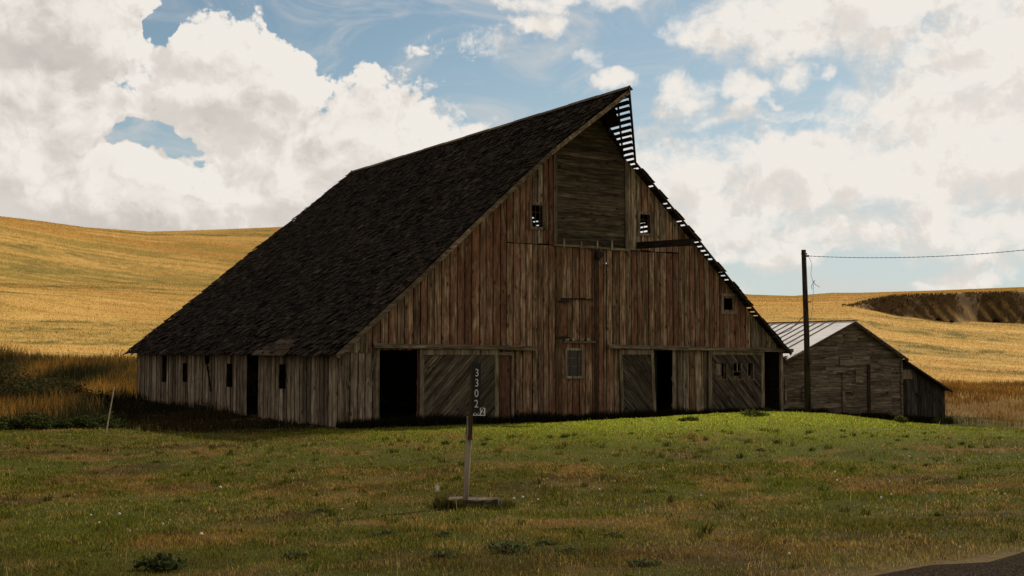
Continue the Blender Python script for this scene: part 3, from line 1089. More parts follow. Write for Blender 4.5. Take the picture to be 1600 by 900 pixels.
# boards behind the little windows stand in the dark of the barn; door posts and the small red door
mb = MB()
for k in range(3):
    mb.box((6.39 + k * 0.19, -0.015, -0.4), (6.39 + (k + 1) * 0.19 - 0.008, 0.012, 2.36), 0.2 + 0.3 * k)
mb.build('small_door', M['red_door'], barn)
for a0, a1, z1, rn in ((1.22, 1.42, 2.62, .2), (7.0, 7.10, 2.45, .5), (15.02, 15.2, 2.60, .8), (21.34, 21.50, 2.58, .4), (16.78, 16.93, 2.6, 0.7)):
    mb = MB()
    mb.box((a0, -0.065, -0.4), (a1, -0.03, z1), rn)
    mb.build('door_post', M['trim'], barn)
mb = MB()
mb.box((6.3, -0.068, 2.38), (7.1, -0.035, 2.50), 0.4)
mb.build('door_head', M['trim_h'], barn)
mb = MB()
mb.bar((1.05, -0.08, 1.6), (1.22, -0.08, 2.45), 0.03, 0.09, up=(0, 1, 0), rnd=0.5)
mb.build('loose_board', M['trim'], barn)
mb = MB()
mb.bar((14.52, 0.9, 0.25), (14.72, 0.75, 0.75), 0.03, 0.03, rnd=0.5)
mb.build('loose_board', M['post_wood'], barn)

# side, right and rear walls ----------------------------------------
mb = MB()
side_open = [(18.55, 19.3, 1.09, BIG), (15.74, 16.38, 1.15, 2.01), (10.2, 10.85, 1.05, 2.02), (7.45, 8.64, -9, BIG), (4.78, 5.35, 1.11, 2.04)]
slant = [(12.60 + 0.1 * i, 12.85 + 0.1 * i, 0.8 + 0.22 * i, 0.8 + 0.22 * (i + 1)) for i in range(6)] + [(12.9, 13.5, 2.0, BIG)]
board_wall(mb, 0.0, L_B, -0.45, lambda a: 2.5 + 0.05 * math.sin(a * 1.7) , side_open + slant, smap, 0.36, 0.0, 0.012, 0.065, mat=0, rag=0.12)
mb.build('side_wall', M['grey_boards'], barn)
mb = MB()
mb.box((0.06, 0.1, 2.30), (0.22, L_B - 0.1, 2.46), 0.3)
mb.build('wall_plate', M['dark_timber'], barn)
mb = MB()
board_wall(mb, 0.0, L_B, -0.6, lambda a: 2.62, [], lambda a, d, z: (W_B - d, a, z), 0.5, 0.0, 0.03, 0.004, rag=0.02)
mb.build('side_wall', M['dark_timber'], barn)  # right wall darkened so the open doorway looks black inside
mb = MB()
rear = lambda a, d, z: (a, L_B - d - max(0.0, (z - 2.5)) * 0.235, z)
board_wall(mb, 0.03, W_B - 0.03, -0.45, lambda u: float(prof(u, 21)) - 0.10, [], rear, 0.5, 0.0, 0.03, 0.004, rag=0.02)
mb.build('rear_wall', M['grey_boards'], barn)
mb = MB()
mb.box((0.1, 0.2, -0.10), (W_B - 0.1, L_B - 0.3, -0.02))
mb.build('floor', M['dirt'], barn)
mb = MB()
mb.box((0.9, 0.3, 2.85), (W_B - 0.9, L_B - 0.8, 2.92), 0.2)
mb.build('light_block_floor', M['dark_timber'], barn)  # unseen floor added to keep light from above out of the lower barn
for u in (7.1, 14.4):
    for v in (0.35, 5.5, 11, 16.5):
        mb = MB()
        mb.box((u - 0.12, v, -0.1), (u + 0.12, v + 0.24, 9.0), 0.3)
        mb.build('post', M['dark_timber'], barn)
# inner partitions that keep the stalls dark
for u in (8.4, 12.6):
    mb = MB()
    mb.box((u, 0.2, -0.1), (u + 0.04, L_B - 1, 2.84), 0.4)
    mb.build('partition', M['dark_timber'], barn)

# ---- roof -----------------------------------------------------------
HOOD_Z = 10.3


class Slope:
    def __init__(self, left):
        self.left = left
        self.pu = (LEFT_U if left else RIGHT_U) + [U_R]
        self.pz = LEFT_Z if left else RIGHT_Z

    def pt(self, s, v, off=0.0):
        """s = 0 at the eave, 1 at the ridge"""
        pz = self.pz + [zr(v)]
        L = [math.hypot(self.pu[k + 1] - self.pu[k], pz[k + 1] - pz[k]) for k in range(3)]
        d = s * sum(L)
        i = 0
        while i < 2 and d > L[i]:
            d -= L[i]
            i += 1
        t = d / L[i]
        u = self.pu[i] + (self.pu[i + 1] - self.pu[i]) * t
        zz = pz[i] + (pz[i + 1] - pz[i]) * t
        nx, nz = -(pz[i + 1] - pz[i]), (self.pu[i + 1] - self.pu[i])
        if not self.left:
            nx, nz = -nx, -nz
        ln = math.hypot(nx, nz)
        sag = 0.05 * math.sin(v * 0.55 + s * 3) * math.sin(s * math.pi) - 0.09 * math.sin(math.pi * s) * math.sin(max(0, v) / 22 * math.pi)
        off += sag
        return Vector((u + nx / ln * off, v, zz + nz / ln * off))

    def s_of_z(self, z):
        lo, hi = 0.0, 1.0
        for _ in range(30):
            m = (lo + hi) / 2
            if self.pt(m, -0.4).z < z: lo = m
            else: hi = m
        return lo


def vfront(s, s0):
    return -0.42 if s <= s0 else -0.42 + (TIP_V + 0.42) * (s - s0) / (1 - s0)


def vend(s):
    return 23.5 + (RIDGE_END - 23.5) * s


def add_shingle(mb, sl, s, v0, v1, ln, lift, th, rnd, mat=0, skew=0.0):
    """one split shake lying on the slope with its lower edge at s"""
    s1 = min(s + ln / 15.1, 0.999)
    a = sl.pt(s, v0, lift + th)
    b = sl.pt(s, v1, lift + th)
    c = sl.pt(s1, v1 + skew, 0.012 + th)
    d = sl.pt(s1, v0 + skew, 0.012 + th)
    a2 = sl.pt(s, v0, lift)
    b2 = sl.pt(s, v1, lift)
    c2 = sl.pt(s1, v1 + skew, 0.008)
    d2 = sl.pt(s1, v0 + skew, 0.008)
    vs = [a, b, c, d, a2, b2, c2, d2]
    mb.face_block(vs, [(0, 1, 2, 3), (7, 6, 5, 4), (0, 4, 5, 1), (1, 5, 6, 2), (3, 2, 6, 7), (0, 3, 7, 4)], rnd, mat)


SL, SR = Slope(True), Slope(False)
S0L, S0R = SL.s_of_z(HOOD_Z - 0.1), SR.s_of_z(HOOD_Z)
# left slope: deck and shakes
mb = MB()
ss = np.linspace(0.004, 0.998, 40)
for i in range(len(ss) - 1):
    sa, sb = ss[i], ss[i + 1]
    vs_a = np.linspace(vfront(sa, S0L) + 0.06, vend(sa) - 0.05, 30)
    vs_b = np.linspace(vfront(sb, S0L) + 0.06, vend(sb) - 0.05, 30)
    for k in range(29):
        q = [SL.pt(sa, vs_a[k], -0.03), SL.pt(sa, vs_a[k + 1], -0.03), SL.pt(sb, vs_b[k + 1], -0.03), SL.pt(sb, vs_b[k], -0.03)]
        mb.face_block(q, [(0, 1, 2, 3)], 0.2, 1)
rows = 62
for ri in range(rows):
    s = ri / rows * 0.995
    v, vE = vfront(s, S0L) + random.uniform(-.02, .02), vend(s) + random.uniform(-0.06, 0.10)
    while v < vE:
        wd = random.uniform(0.09, 0.26)
        pz = float(vnoise(v * 0.5, ri * 0.16, 5))
        rag = 1.0 if ri < 9 else 0.25
        if random.random() < 0.012 + 0.10 * rag * (pz > 0.62):
            v += wd
            continue
        lift = 0.032 + random.uniform(0, 0.035) + (random.uniform(0.02, 0.08) if random.random() < 0.14 * rag + 0.06 else 0)
        drop = random.uniform(-0.09, 0.06) if ri else random.uniform(-0.22, 0.05)
        rnd = random.random() * 0.86
        mat = 0
        if random.random() < 0.018 + 0.09 * (pz > 0.74) + 0.05 * (ri < 7):
            mat = 2
        add_shingle(mb, SL, max(-0.02, s + drop / 15.1), v, v + wd - 0.008, 0.42, lift, random.uniform(0.014, 0.034), rnd, mat, random.uniform(-0.025, 0.025))
        v += wd
M['shingle_pale'] = wood('shingle_pale', (0.022, 0.016, 0.011), (0.052, 0.038, 0.026), (0.11, 0.083, 0.057), 'X', spec=0.03)
rl = mb.build('roof_slope', [M['shingles'], M['dark_timber'], M['shingle_pale']], barn)
# planks nailed over a hole above the side wall
mb = MB()
for k, (v0, v1, s0, ds) in enumerate([(3.5, 5.3, -0.012, 0.022), (4.9, 6.6, -0.01, 0.02), (3.6, 6.2, 0.012, 0.02), (3.9, 5.6, 0.034, 0.018)]):
    a, b = SL.pt(s0, v0, 0.10), SL.pt(s0, v1, 0.10)
    c, d = SL.pt(s0 + ds, v1, 0.09), SL.pt(s0 + ds, v0, 0.09)
    dn = Vector((0, 0, -0.025))
    mb.face_block([a, b, c, d, a + dn, b + dn, c + dn, d + dn], [(0, 1, 2, 3), (7, 6, 5, 4), (0, 4, 5, 1), (1, 5, 6, 2), (2, 6, 7, 3), (3, 7, 4, 0)], 0.2 + 0.2 * k)
mb.build('patch_board', M['shingle_pale'], rl)

# right slope: spaced sheathing with shakes on top, gaps at the front edge
def slat_run(mb, sl, s, v0, v1, wd, mat, rnd):
    n = max(1, int((v1 - v0) / 3))
    for k in range(n):
        a0, a1 = v0 + (v1 - v0) * k / n, v0 + (v1 - v0) * (k + 1) / n
        s2 = s + wd / 15.1
        q = [sl.pt(s, a0, -0.02), sl.pt(s, a1, -0.02), sl.pt(s2, a1, -0.02), sl.pt(s2, a0, -0.02)]
        q2 = [sl.pt(s, a0, 0.004), sl.pt(s, a1, 0.004), sl.pt(s2, a1, 0.004), sl.pt(s2, a0, 0.004)]
        mb.face_block(q + q2, [(0, 1, 2, 3), (7, 6, 5, 4), (0, 4, 5, 1), (1, 5, 6, 2), (2, 6, 7, 3), (3, 7, 4, 0)], rnd, mat)


def roof_hit(u, z):
    p = bw(u, 0.0, z)
    d = (p - Vector((0, 0, EYE))).normalized()
    for t in np.arange(0.5, 30, 0.05):
        q = p + d * t - BC
        qu, qv = q.dot(UX), q.dot(UY)
        if qu > U_R and q.z > prof(qu, qv):
            return (SR.s_of_z(q.z), qv)
    return (-1, -1)


SR.pt(0.5, 5)
GAPS = [roof_hit(u, z) for u, z in ((8.03, 7.50), (8.04, 7.66), (8.25, 7.44), (13.40, 7.52), (13.60, 7.50), (13.62, 7.66))]
mb = MB()
hood = MB()
nsl = 58
for i in range(nsl):
    s = 0.004 + i / nsl * 0.99
    wd = 0.165 * random.uniform(0.92, 1.08)
    vf = -0.40
    slat_run(mb, SR, s, vf, vend(s) - 0.1, wd, 0, random.random())
    if s > S0R - 0.01:
        vh = vfront(s, S0R - 0.012)
        if vh < vf - 0.03:
            slat_run(hood, SR, s, vh, vf, wd, 0, random.random())
rows = 62
open_runs = [(0.14, 0.20), (0.30, 0.345), (0.37, 0.47), (0.52, 0.56), (0.58, 0.64), (0.665, 0.70), (0.74, 1.01)]
for ri in range(rows):
    s = ri / rows * 0.995
    gap = any(a < s < b for a, b in open_runs)
    v = (0.06 if gap else -0.46) + random.uniform(-.03, .03)
    if s > S0R:
        v = vfront(s, S0R - 0.012) * (0.13 if s < 0.91 else 0.55) + random.uniform(-.03, .03)
    vE = vend(s)
    while v < vE:
        wd = random.uniform(0.14, 0.42)
        pz = float(vnoise(v * 0.8, ri * 0.35, 15))
        if pz > 0.90 and 3 < v < 20 and s > 0.25 and random.random() < .8:
            v += wd
            continue
        if any(abs(s + 0.012 - gs) < 0.015 and abs(v + wd / 2 - gv) < 0.20 for gs, gv in GAPS):
            v += wd
            continue
        add_shingle(mb, SR, s + random.uniform(-0.03, 0.03) / 15.1, v, v + wd - 0.008, 0.42, 0.03 + random.uniform(0, .02), 0.018, random.random() * .86, 1)
        v += wd
for v in np.arange(0.3, 20.5, 1.25):
    mb.bar(SR.pt(0.01, v, -0.10), SR.pt(0.2915, v, -0.10), 0.06, 0.14, rnd=0.4, mat=0)
    mb.bar(SR.pt(0.2915, v, -0.10), SR.pt(0.80, v, -0.10), 0.06, 0.14, rnd=0.4, mat=0)
    mb.bar(SR.pt(0.80, v, -0.10), SR.pt(0.99, v, -0.10), 0.06, 0.14, rnd=0.4, mat=0)
mb.build('roof_slope', [M['dark_timber'], M['shingles']], barn)
# hay hood: open slats, edge rafter and two struts
hood.bar(SR.pt(S0R - 0.012, -0.42, -0.03), SR.pt(0.998, TIP_V, -0.03), 0.09, 0.09, rnd=0.3)
hood.bar(SR.pt(S0R + 0.01, 0.0, -0.08), SR.pt(0.99, -1.75, -0.08), 0.07, 0.09, rnd=0.3)
hood.bar(SR.pt(S0R + 0.08, 0.0, -0.08), SR.pt(0.99, -1.05, -0.08), 0.07, 0.09, rnd=0.3)
hood.bar((U_R, 0.2, zr(0) - 0.16), (U_R, TIP_V + 0.06, zr(TIP_V) - 0.12), 0.10, 0.16, rnd=0.3)
hood.build('hay_hood', M['dark_timber'], barn)
# rake boards
def rake(sl, s0, vf, mat, name, ht=0.17):
    mb = MB()
    st = np.concatenate([[0.0, 0.262 if sl.left else 0.2915], np.linspace(0.36, s0, 5)])
    for i in range(len(st) - 1):
        a, b = sl.pt(st[i], vf, -0.055 - ht / 2 + 0.05), sl.pt(st[i + 1], vf, -0.055 - ht / 2 + 0.05)
        mb.bar(a, b, 0.03, ht, rnd=0.2 + 0.1 * i)
    if sl.left:
        mb.bar(sl.pt(s0, vf, -0.09), sl.pt(0.995, TIP_V + 0.02, -0.09), 0.03, ht, rnd=0.4)
    return mb.build(name, mat, barn)
rake(SL, S0L, -0.40, M['rake_wood'] if 'rake_wood' in M else M['trim_h'], 'rake_board')
rake(SR, S0R - 0.012, -0.43, M['dark_timber'], 'rake_board', 0.09)
mb = MB()
n = 12
for i in range(n):
    v0, v1 = TIP_V - 0.05 + (RIDGE_END - TIP_V + 0.1) * i / n, TIP_V - 0.05 + (RIDGE_END - TIP_V + 0.1) * (i + 1) / n - 0.01
    j = 0.012 * (i % 2)
    mb.bar((U_R - 0.09, v0, zr(v0) + 0.035 + j), (U_R - 0.09, v1, zr(v1) + 0.035 + j), 0.20, 0.025, up=(-0.67, 0, 0.74), rnd=random.random())
    mb.bar((U_R + 0.07, v0, zr(v0) + 0.035 + j), (U_R + 0.07, v1, zr(v1) + 0.035 + j), 0.20, 0.025, up=(0.67, 0, 0.74), rnd=random.random())
mb.bar((U_R, TIP_V - 0.02, zr(TIP_V) - 0.1), (U_R, TIP_V - 0.02, zr(TIP_V) + 0.13), 0.05, 0.05, rnd=0.2)
mb.bar((U_R, RIDGE_END, zr(RIDGE_END) - 0.1), (U_R, RIDGE_END, zr(RIDGE_END) + 0.16), 0.05, 0.05, rnd=0.2)
mb.build('ridge_cap', M['trim_h'], barn)

# ------------------------------------------------------------------ the shed beside the barn
SV = 1.5
shed = empty('shed', bw(0, SV), TH)
tag(shed, 'low grey plank shed with pale metal roof and lean-to beside the barn', 'shed')
S_L = 13.0
def shed_top(u):
    return float(np.interp(u, [23.4, 27.86, 31.52, 35.05], [2.25, 3.96, 2.25, 0.66]))
mb = MB()
z = -1.3
sd_open = [(28.12, 28.5, 1.05, 1.78)]
while z < 3.90:
    h = random.uniform(0.15, 0.24)
    z1 = min(z + h, 3.94)
    l0 = 21.75 if z < 2.2 else float(np.interp(z, [2.25, 3.96], [23.45, 27.86]))
    l1 = 21.75 if z1 < 2.2 else float(np.interp(z1, [2.25, 3.96], [23.45, 27.86]))
    r0 = 31.5 if z < 2.25 else float(np.interp(-z, [-3.96, -2.25], [27.86, 31.52]))
    r1 = 31.5 if z1 < 2.25 else float(np.interp(-z1, [-3.96, -2.25], [27.86, 31.52]))
    cuts = [0.0, random.uniform(.25, .45), random.uniform(.55, .8), 1.0]
    for k in range(3):
        j = random.uniform(-0.006, 0.006)
        g = 0.004
        a0, a1 = l0 + (r0 - l0) * cuts[k] + g, l0 + (r0 - l0) * cuts[k + 1] - g
        b0, b1 = l1 + (r1 - l1) * cuts[k] + g, l1 + (r1 - l1) * cuts[k + 1] - g
        mb.extrude([(a0, z), (a1, z), (b1, z1 - 0.008), (b0, z1 - 0.008)], j, 0.03 + j, fmap, random.random())
    z = z1
mb.build('front_wall', M['shed_planks'], shed)
# doors, posts, window board and fittings on the front
def shed_door(u0, u1, z0, z1, d=-0.045):
    mb = MB()
    z = z0
    while z < z1 - 0.02:
        h = min(random.uniform(0.16, 0.23), z1 - z)
        mb.box((u0, d, z), (u1, d + 0.028, z + h - 0.008), random.random())
        z += h
    return mb.build('door', M['shed_planks'], shed)
dr = shed_door(29.15, 30.7, -0.95, 1.85)
mb = MB()
mb.box((30.28, -0.07, 0.44), (30.42, -0.047, 0.56), 0.3)
mb.build('handle', M['iron'], dr)
for u0, u1, z0, z1, rn in ((28.93, 29.12, -0.95, 1.9, .1), (27.1, 27.28, -.8, 1.5, .5), (31.42, 31.55, -1.2, 2.25, .9)):
    mb = MB()
    mb.box((u0, -0.07, z0), (u1, -0.03, z1), rn)
    mb.build('door_post', M['dark_timber' if rn < .2 else 'shed_planks'], shed)
mb = MB()
mb.box((26.95, -0.06, 1.86), (29.1, -0.035, 2.30), 0.25)
mb.build('lintel', M['shed_planks'], shed)
mb = MB()
mb.box((28.05, -0.065, 1.0), (28.6, -0.03, 1.72), 0.66)
mb.build('shutter', M['shed_planks'], shed)
for u, zz in ((27.0, 1.5), (27.4, 0.55)):
    mb = MB()
    mb.box((u - 0.25, -0.06, zz - 0.035), (u + 0.35, -0.034, zz + 0.035), 0.2)
    mb.tube([(u + 0.35, -0.09, zz - .1), (u + 0.47, -0.09, zz), (u + 0.45, -0.09, zz + .08)], 0.02, 6)
    mb.build('hinge', M['iron'], shed)
mb = MB()
mb.tube([(24.4 + 0.18 * math.cos(a), -0.09, 0.55 + 0.36 * math.sin(a)) for a in np.linspace(0, 6.2, 18)], 0.025, 6)
mb.build('hanging_hoop', M['iron'], shed)
for u0, u1, z0, z1 in ((22.3, 23.6, -0.1, 0.1), (22.3, 22.42, .12, 1.2), (23.2, 23.32, .12, 1.25)):
    mb = MB()
    mb.box((u0, -0.05, z0), (u1, -0.032, z1), 0.8)
    mb.build('batten', M['shed_planks'], shed)
# side and rear walls
mb = MB()
board_wall(mb, 0.05, S_L, -1.4, lambda a: 2.15, [], lambda a, d, z: (31.5 - d, a, z), 0.5, 0, 0.03, 0.004)
board_wall(mb, 0.05, S_L, -1.2, lambda a: 2.15, [], lambda a, d, z: (23.4 + d, a, z), 0.5, 0, 0.03, 0.004)
board_wall(mb, 23.4, 31.5, -1.4, shed_top, [], lambda a, d, z: (a, S_L - d, z), 0.5, 0, 0.03, 0.004)
mb.build('side_wall', M['shed_planks'], shed)
# metal roof: standing seams on the left slope, plain sheets on the right
mb = MB()
def roof_sheet(mb, a, b, v0, v1, th, seam, mat=0, nn=14):
    (ua, za), (ub, zb) = a, b
    dx, dz = ub - ua, zb - za
    ln = math.hypot(dx, dz)
    nx, nz = -dz / ln, dx / ln
    if nz < 0:
        nx, nz = -nx, -nz
    mb.face_block([(ua, v0, za), (ub, v0, zb), (ub, v1, zb), (ua, v1, za), (ua + nx * th, v0, za + nz * th), (ub + nx * th, v0, zb + nz * th), (ub + nx * th, v1, zb + nz * th), (ua + nx * th, v1, za + nz * th)],
                  [(0, 1, 2, 3), (7, 6, 5, 4), (0, 4, 5, 1), (1, 5, 6, 2), (2, 6, 7, 3), (3, 7, 4, 0)], 0.4, mat)
    if seam:
        for v in np.arange(v0 + seam, v1 - 0.2, seam * 0.5):
            p = Vector((ua + nx * (th + 0.02), v, za + nz * (th + 0.02)))
            q = Vector((ub + nx * (th + 0.02), v, zb + nz * (th + 0.02)))
            mb.bar(p, q, 0.05, 0.045, up=(nx, 0, nz), rnd=0.2, mat=1)
roof_sheet(mb, (23.15, 2.17), (27.86, 3.99), -0.28, S_L + 0.2, 0.02, 1.15)
M['seam'] = plain('seam', (0.16, 0.15, 0.14), 0.3, 5, 0.7)
rs = mb.build('roof', [M['metal_roof'], M['seam']], shed)
mb = MB()
roof_sheet(mb, (27.9, 3.97), (31.75, 2.16), -0.28, S_L + 0.2, 0.02, 0)
mb.build('roof', [M['metal_roof']], shed)
mb = MB()
mb.bar((27.88, -0.3, 4.03), (27.88, S_L + 0.2, 4.03), 0.22, 0.03, rnd=0.3)
mb.build('ridge_cap', M['iron'], shed)
for a, b, ht in (((23.1, -0.26, 2.08), (27.86, -0.26, 3.92), 0.10), ((27.86, -0.26, 3.92), (31.75, -0.26, 2.10), 0.12)):
    mb = MB()
    mb.bar(a, b, 0.035, ht, rnd=0.5)
    mb.build('rake_board', M['sign_wood'], shed)
mb = MB()
mb.tube([(23.1, -0.2, 2.10), (23.7, -0.24, 2.36), (24.4, -0.25, 2.56), (25.0, -0.26, 2.72)], [0.05, 0.06, 0.05, 0.03], 6)
mb.build('warped_board', M['post_wood'], rs)
# low roof between the barn and the shed
mb = MB()
roof_sheet(mb, (21.75, 2.30), (23.5, 2.22), -0.2, S_L, 0.03, 0)
mb.build('link_roof', [M['shed_planks']], shed)
# lean-to of dark sheets
mb = MB()
for u0, u1, j in ((31.56, 31.93, 0), (31.96, 32.33, .012), (32.345, 32.75, .0), (32.765, 33.1, .014), (33.115, 33.5, .004), (33.53, 33.95, 0.02), (33.99, 34.4, .01), (34.415, 35.0, 0.0)):
    t0, t1 = shed_top(u0) - 0.12, shed_top(u1) - 0.12
    mb.extrude([(u0, -1.6), (u1, -1.6), (u1 - (0.06 if u1 > 34.9 else 0), t1), (u0, t0)], 0.02 + j, 0.04 + j, fmap, random.random())
board_wall(mb, 0.05, 6.0, -1.7, lambda a: 0.55, [], lambda a, d, z: (35.0 - d, a, z), 0.6, 0, 0.03, 0.004)
lt = mb.build('lean_to', M['lean_boards'], shed)
mb = MB()
roof_sheet(mb, (31.5, 2.12), (35.2, 0.50), -0.25, 6.1, 0.025, 0)
mb.build('lean_to_roof', M['iron'], lt)
mb = MB()
mb.bar((31.55, -0.26, 2.06), (35.2, -0.26, 0.46), 0.03, 0.10, rnd=0.2)
mb.build('rake_board', M['dark_timber'], lt)
mb = MB()
mb.box((31.62, -0.02, 1.15), (32.35, 0.0, 1.62), 0.6)
mb.build('patch_panel', M['grey_boards'], lt)
mb = MB()
mb.tube([(32.65, -0.01, 0.42), (32.75, -0.08, 0.36), (32.95, -0.06, 0.37)], 0.05, 6)
mb.build('latch', M['iron'], lt)

# ------------------------------------------------------------------ utility pole and cable
px_, py_ = 11.45, 47.4
pole = empty('utility_pole', (px_, py_, gz(px_, py_)))
tag(pole, 'dark weathered wooden utility pole standing in front of the shed', 'utility pole')
g0z = gz(px_, py_)
POLE_H = 6.49 - g0z
mb = MB()
mb.tube([(0.03, 0, -0.4), (0.015, 0, POLE_H * 0.5), (-0.06, 0, POLE_H)], [0.125, 0.11, 0.092], 14)
mb.build('shaft', M['pole_wood'], pole, smooth=True)
mb = MB()
mb.tube([(-0.16, -0.02, POLE_H - 0.16), (0.07, -0.02, POLE_H - 0.16)], 0.03, 8)
mb.tube([(0.0, -0.1, POLE_H - 0.25), (0.12, -0.1, POLE_H - 0.25)], 0.04, 8)
mb.build('bracket', M['iron'], pole)
mb = MB()
mb.tube([(0.08, 0, POLE_H * 0.68), (0.20, 0, POLE_H * 0.68)], 0.022, 6)
mb.build('step_bolt', M['iron'], pole)
mb = MB()
lp = [(0.14, -0.05, POLE_H - 0.28), (0.24, -0.05, POLE_H - 0.55), (0.20, -0.05, POLE_H - 0.95), (0.30, -0.05, POLE_H - 1.35), (0.28, -0.05, POLE_H - 1.7), (0.24, -0.05, POLE_H - 2.3), (0.16, -0.05, POLE_H - 2.75)]
mb.tube(lp, 0.007, 5)
mb.tube([(0.29, -0.05, POLE_H - 1.22), (0.36, -0.06, POLE_H - 1.36), (0.46, -0.05, POLE_H - 1.41), (0.53, -0.06, POLE_H - 1.47)], 0.010, 5)
mb.tube([(0.24, -0.05, POLE_H - 1.55), (0.22, -0.06, POLE_H - 1.40), (0.34, -0.05, POLE_H - 1.2)], 0.012, 5)
mb.build('hanging_wire', M['wire'], pole)
mb = MB()
mb.tube([(-0.05, 0, POLE_H * 0.60), (-0.5, 0.6, POLE_H * 0.51), (-1.0, 1.3, POLE_H * 0.47)], 0.014, 5)
mb.build('guy_wire', M['wire'], pole)
# twisted cable from the pole to beyond the right of the view
A = Vector((px_ - 0.04 + 0.14, py_ - 0.1, g0z + POLE_H - 0.25))
B = Vector((21.0, 40.0, 6.42))
mb = MB()
for ph in (0.0, math.pi):
    pts = []
    for i in range(161):
        t = i / 160
        p = A.lerp(B, t)
        p.z -= 4 * 0.34 * t * (1 - t)
        a = ph + t * 2 * math.pi * 34
        p += Vector((0, 0.007 * math.cos(a), 0.007 * math.sin(a)))
        pts.append(p)
    mb.tube(pts, 0.007, 5)
cab = mb.build('overhead_cable', M['wire'])
tag(cab, 'twisted overhead cable running from the wooden pole off to the right', 'cable')

# ------------------------------------------------------------------ house-number post in the lawn
sx, sy = -0.63, 16.85
s_z = gz(sx, sy)
sign = empty('number_post', (sx, sy, s_z))
tag(sign, 'grey wooden post on a concrete block carrying black number plate 3302', 'address sign')
mb = MB()
blk_top = 0.13
n = 22
ring = []
for i in range(n):
    a = 2 * math.pi * i / n
    ca, sa = math.cos(a), math.sin(a)
    e = 2.5
    rr = (abs(ca) ** e + abs(sa) ** e) ** (-1 / e)
    jit = 1 + random.uniform(-0.06, 0.05)
    ring.append((0.10 + 0.37 * ca * rr * jit, 0.02 + 0.25 * sa * rr * jit))
vs, fs = [], []
for zz, k in ((-0.22, 0.97), (-0.08, 1.0), (blk_top - 0.025, 1.0), (blk_top, 0.965)):
    for (a, b) in ring:
        vs.append((0.10 + (a - 0.10) * k, 0.02 + (b - 0.02) * k, zz + random.uniform(-.014, .014)))
for l in range(3):
    for i in range(n):
        fs.append((l * n + i, l * n + (i + 1) % n, (l + 1) * n + (i + 1) % n, (l + 1) * n + i))
fs.append(tuple(range(3 * n, 4 * n)))
mb.face_block(vs, fs)
mb.build('concrete_block', M['concrete'], sign)
zt = lambda z: z - s_z
mb = MB()
mb.extrude([(-0.05, zt(0.45)), (0.028, zt(0.45)), (0.075, zt(1.36)), (-0.005, zt(1.36))], -0.04, 0.04, fmap, 0.4)
mb.extrude([(-0.008, zt(1.36)), (0.02, zt(1.36)), (0.022, zt(1.62)), (0.004, zt(1.61))], -0.04, 0.04, fmap, 0.6)
mb.build('post', M['post_wood'], sign)
mb = MB()
mb.extrude([(0.022, zt(1.30)), (0.080, zt(1.30)), (0.125, zt(2.35)), (0.062, zt(2.35))], -0.075, -0.042, fmap, 0.35)
mb.build('backing_board', M['sign_wood'], sign)
mb = MB()
mb.extrude([(0.078, zt(1.672)), (0.188, zt(1.672)), (0.206, zt(2.352)), (0.082, zt(2.352))], -0.085, -0.077, fmap, 0.35)
plate = mb.build('number_plate', M['black_plate'], sign)
mb = MB()
mb.extrude([(0.072, zt(1.632)), (0.262, zt(1.626)), (0.264, zt(1.734)), (0.074, zt(1.738))], -0.074, -0.070, fmap, 0.35)
plate2 = mb.build('small_plate', M['white_plate'], sign)


def text_mesh(body, size, mat, parent, loc, name, wide=1.0, bold=0.0):
    cu = bpy.data.curves.new(name, 'FONT')
    cu.body = body
    cu.size = size
    cu.extrude = 0.0015
    cu.offset = bold
    cu.align_x = 'CENTER'
    cu.align_y = 'CENTER'
    ob = bpy.data.objects.new(name, cu)
    COL.objects.link(ob)
    dg = bpy.context.evaluated_depsgraph_get()
    me = bpy.data.meshes.new_from_object(ob.evaluated_get(dg))
    bpy.data.objects.remove(ob)
    me.materials.clear()
    me.materials.append(mat)
    o = bpy.data.objects.new(name, me)
    COL.objects.link(o)
    o.parent = parent
    o.location = loc
    o.rotation_euler = (math.pi / 2, 0, 0)
    o.scale = (wide, 1, 1)
    return o


for ch, zz, uu in (('3', 2.212, 0.149), ('3', 2.073, 0.147), ('0', 1.930, 0.143), ('2', 1.787, 0.141)):
    text_mesh(ch, 0.150, M['digits'], plate, (uu, -0.0875, zt(zz)), 'digit', 0.78)
text_mesh('330', 0.120, M['black_digits'], plate2, (0.128, -0.0755, zt(1.680)), 'digits', 0.72, 0.003)
text_mesh('2', 0.120, M['black_digits'], plate2, (0.226, -0.0755, zt(1.681)), 'digit', 0.78, 0.004)

# rank grass round the concrete block
n = 2600
a_ = rng.uniform(0, 2 * math.pi, n)
rr_ = 1.02 + np.abs(rng.normal(size=n)) * 0.22
x, y = sx + 0.10 + 0.40 * np.cos(a_) * rr_, sy + 0.02 + 0.29 * np.sin(a_) * rr_
h = rng.uniform(0.04, 0.15, n) * np.where(np.cos(a_) < -0.3, 1.25, 0.7)
c = np.array((0.050, 0.048, 0.013)) * rng.uniform(0.4, 1.7, (n, 1))
RANK = (x, y, h, c)

# thin stake at the left edge of the lawn
sp = on_ground(165, 676)
st = empty('stake', sp)
tag(st, 'thin pale leaning stake where the lawn meets the tall weeds', 'stake')
mb = MB()
mb.tube([(0, 0, -0.15), (0.13, 0.02, 0.75), (0.245, 0.03, 1.45)], [0.022, 0.021, 0.018], 6)
mb.build('stick', M['white_paint'], st)

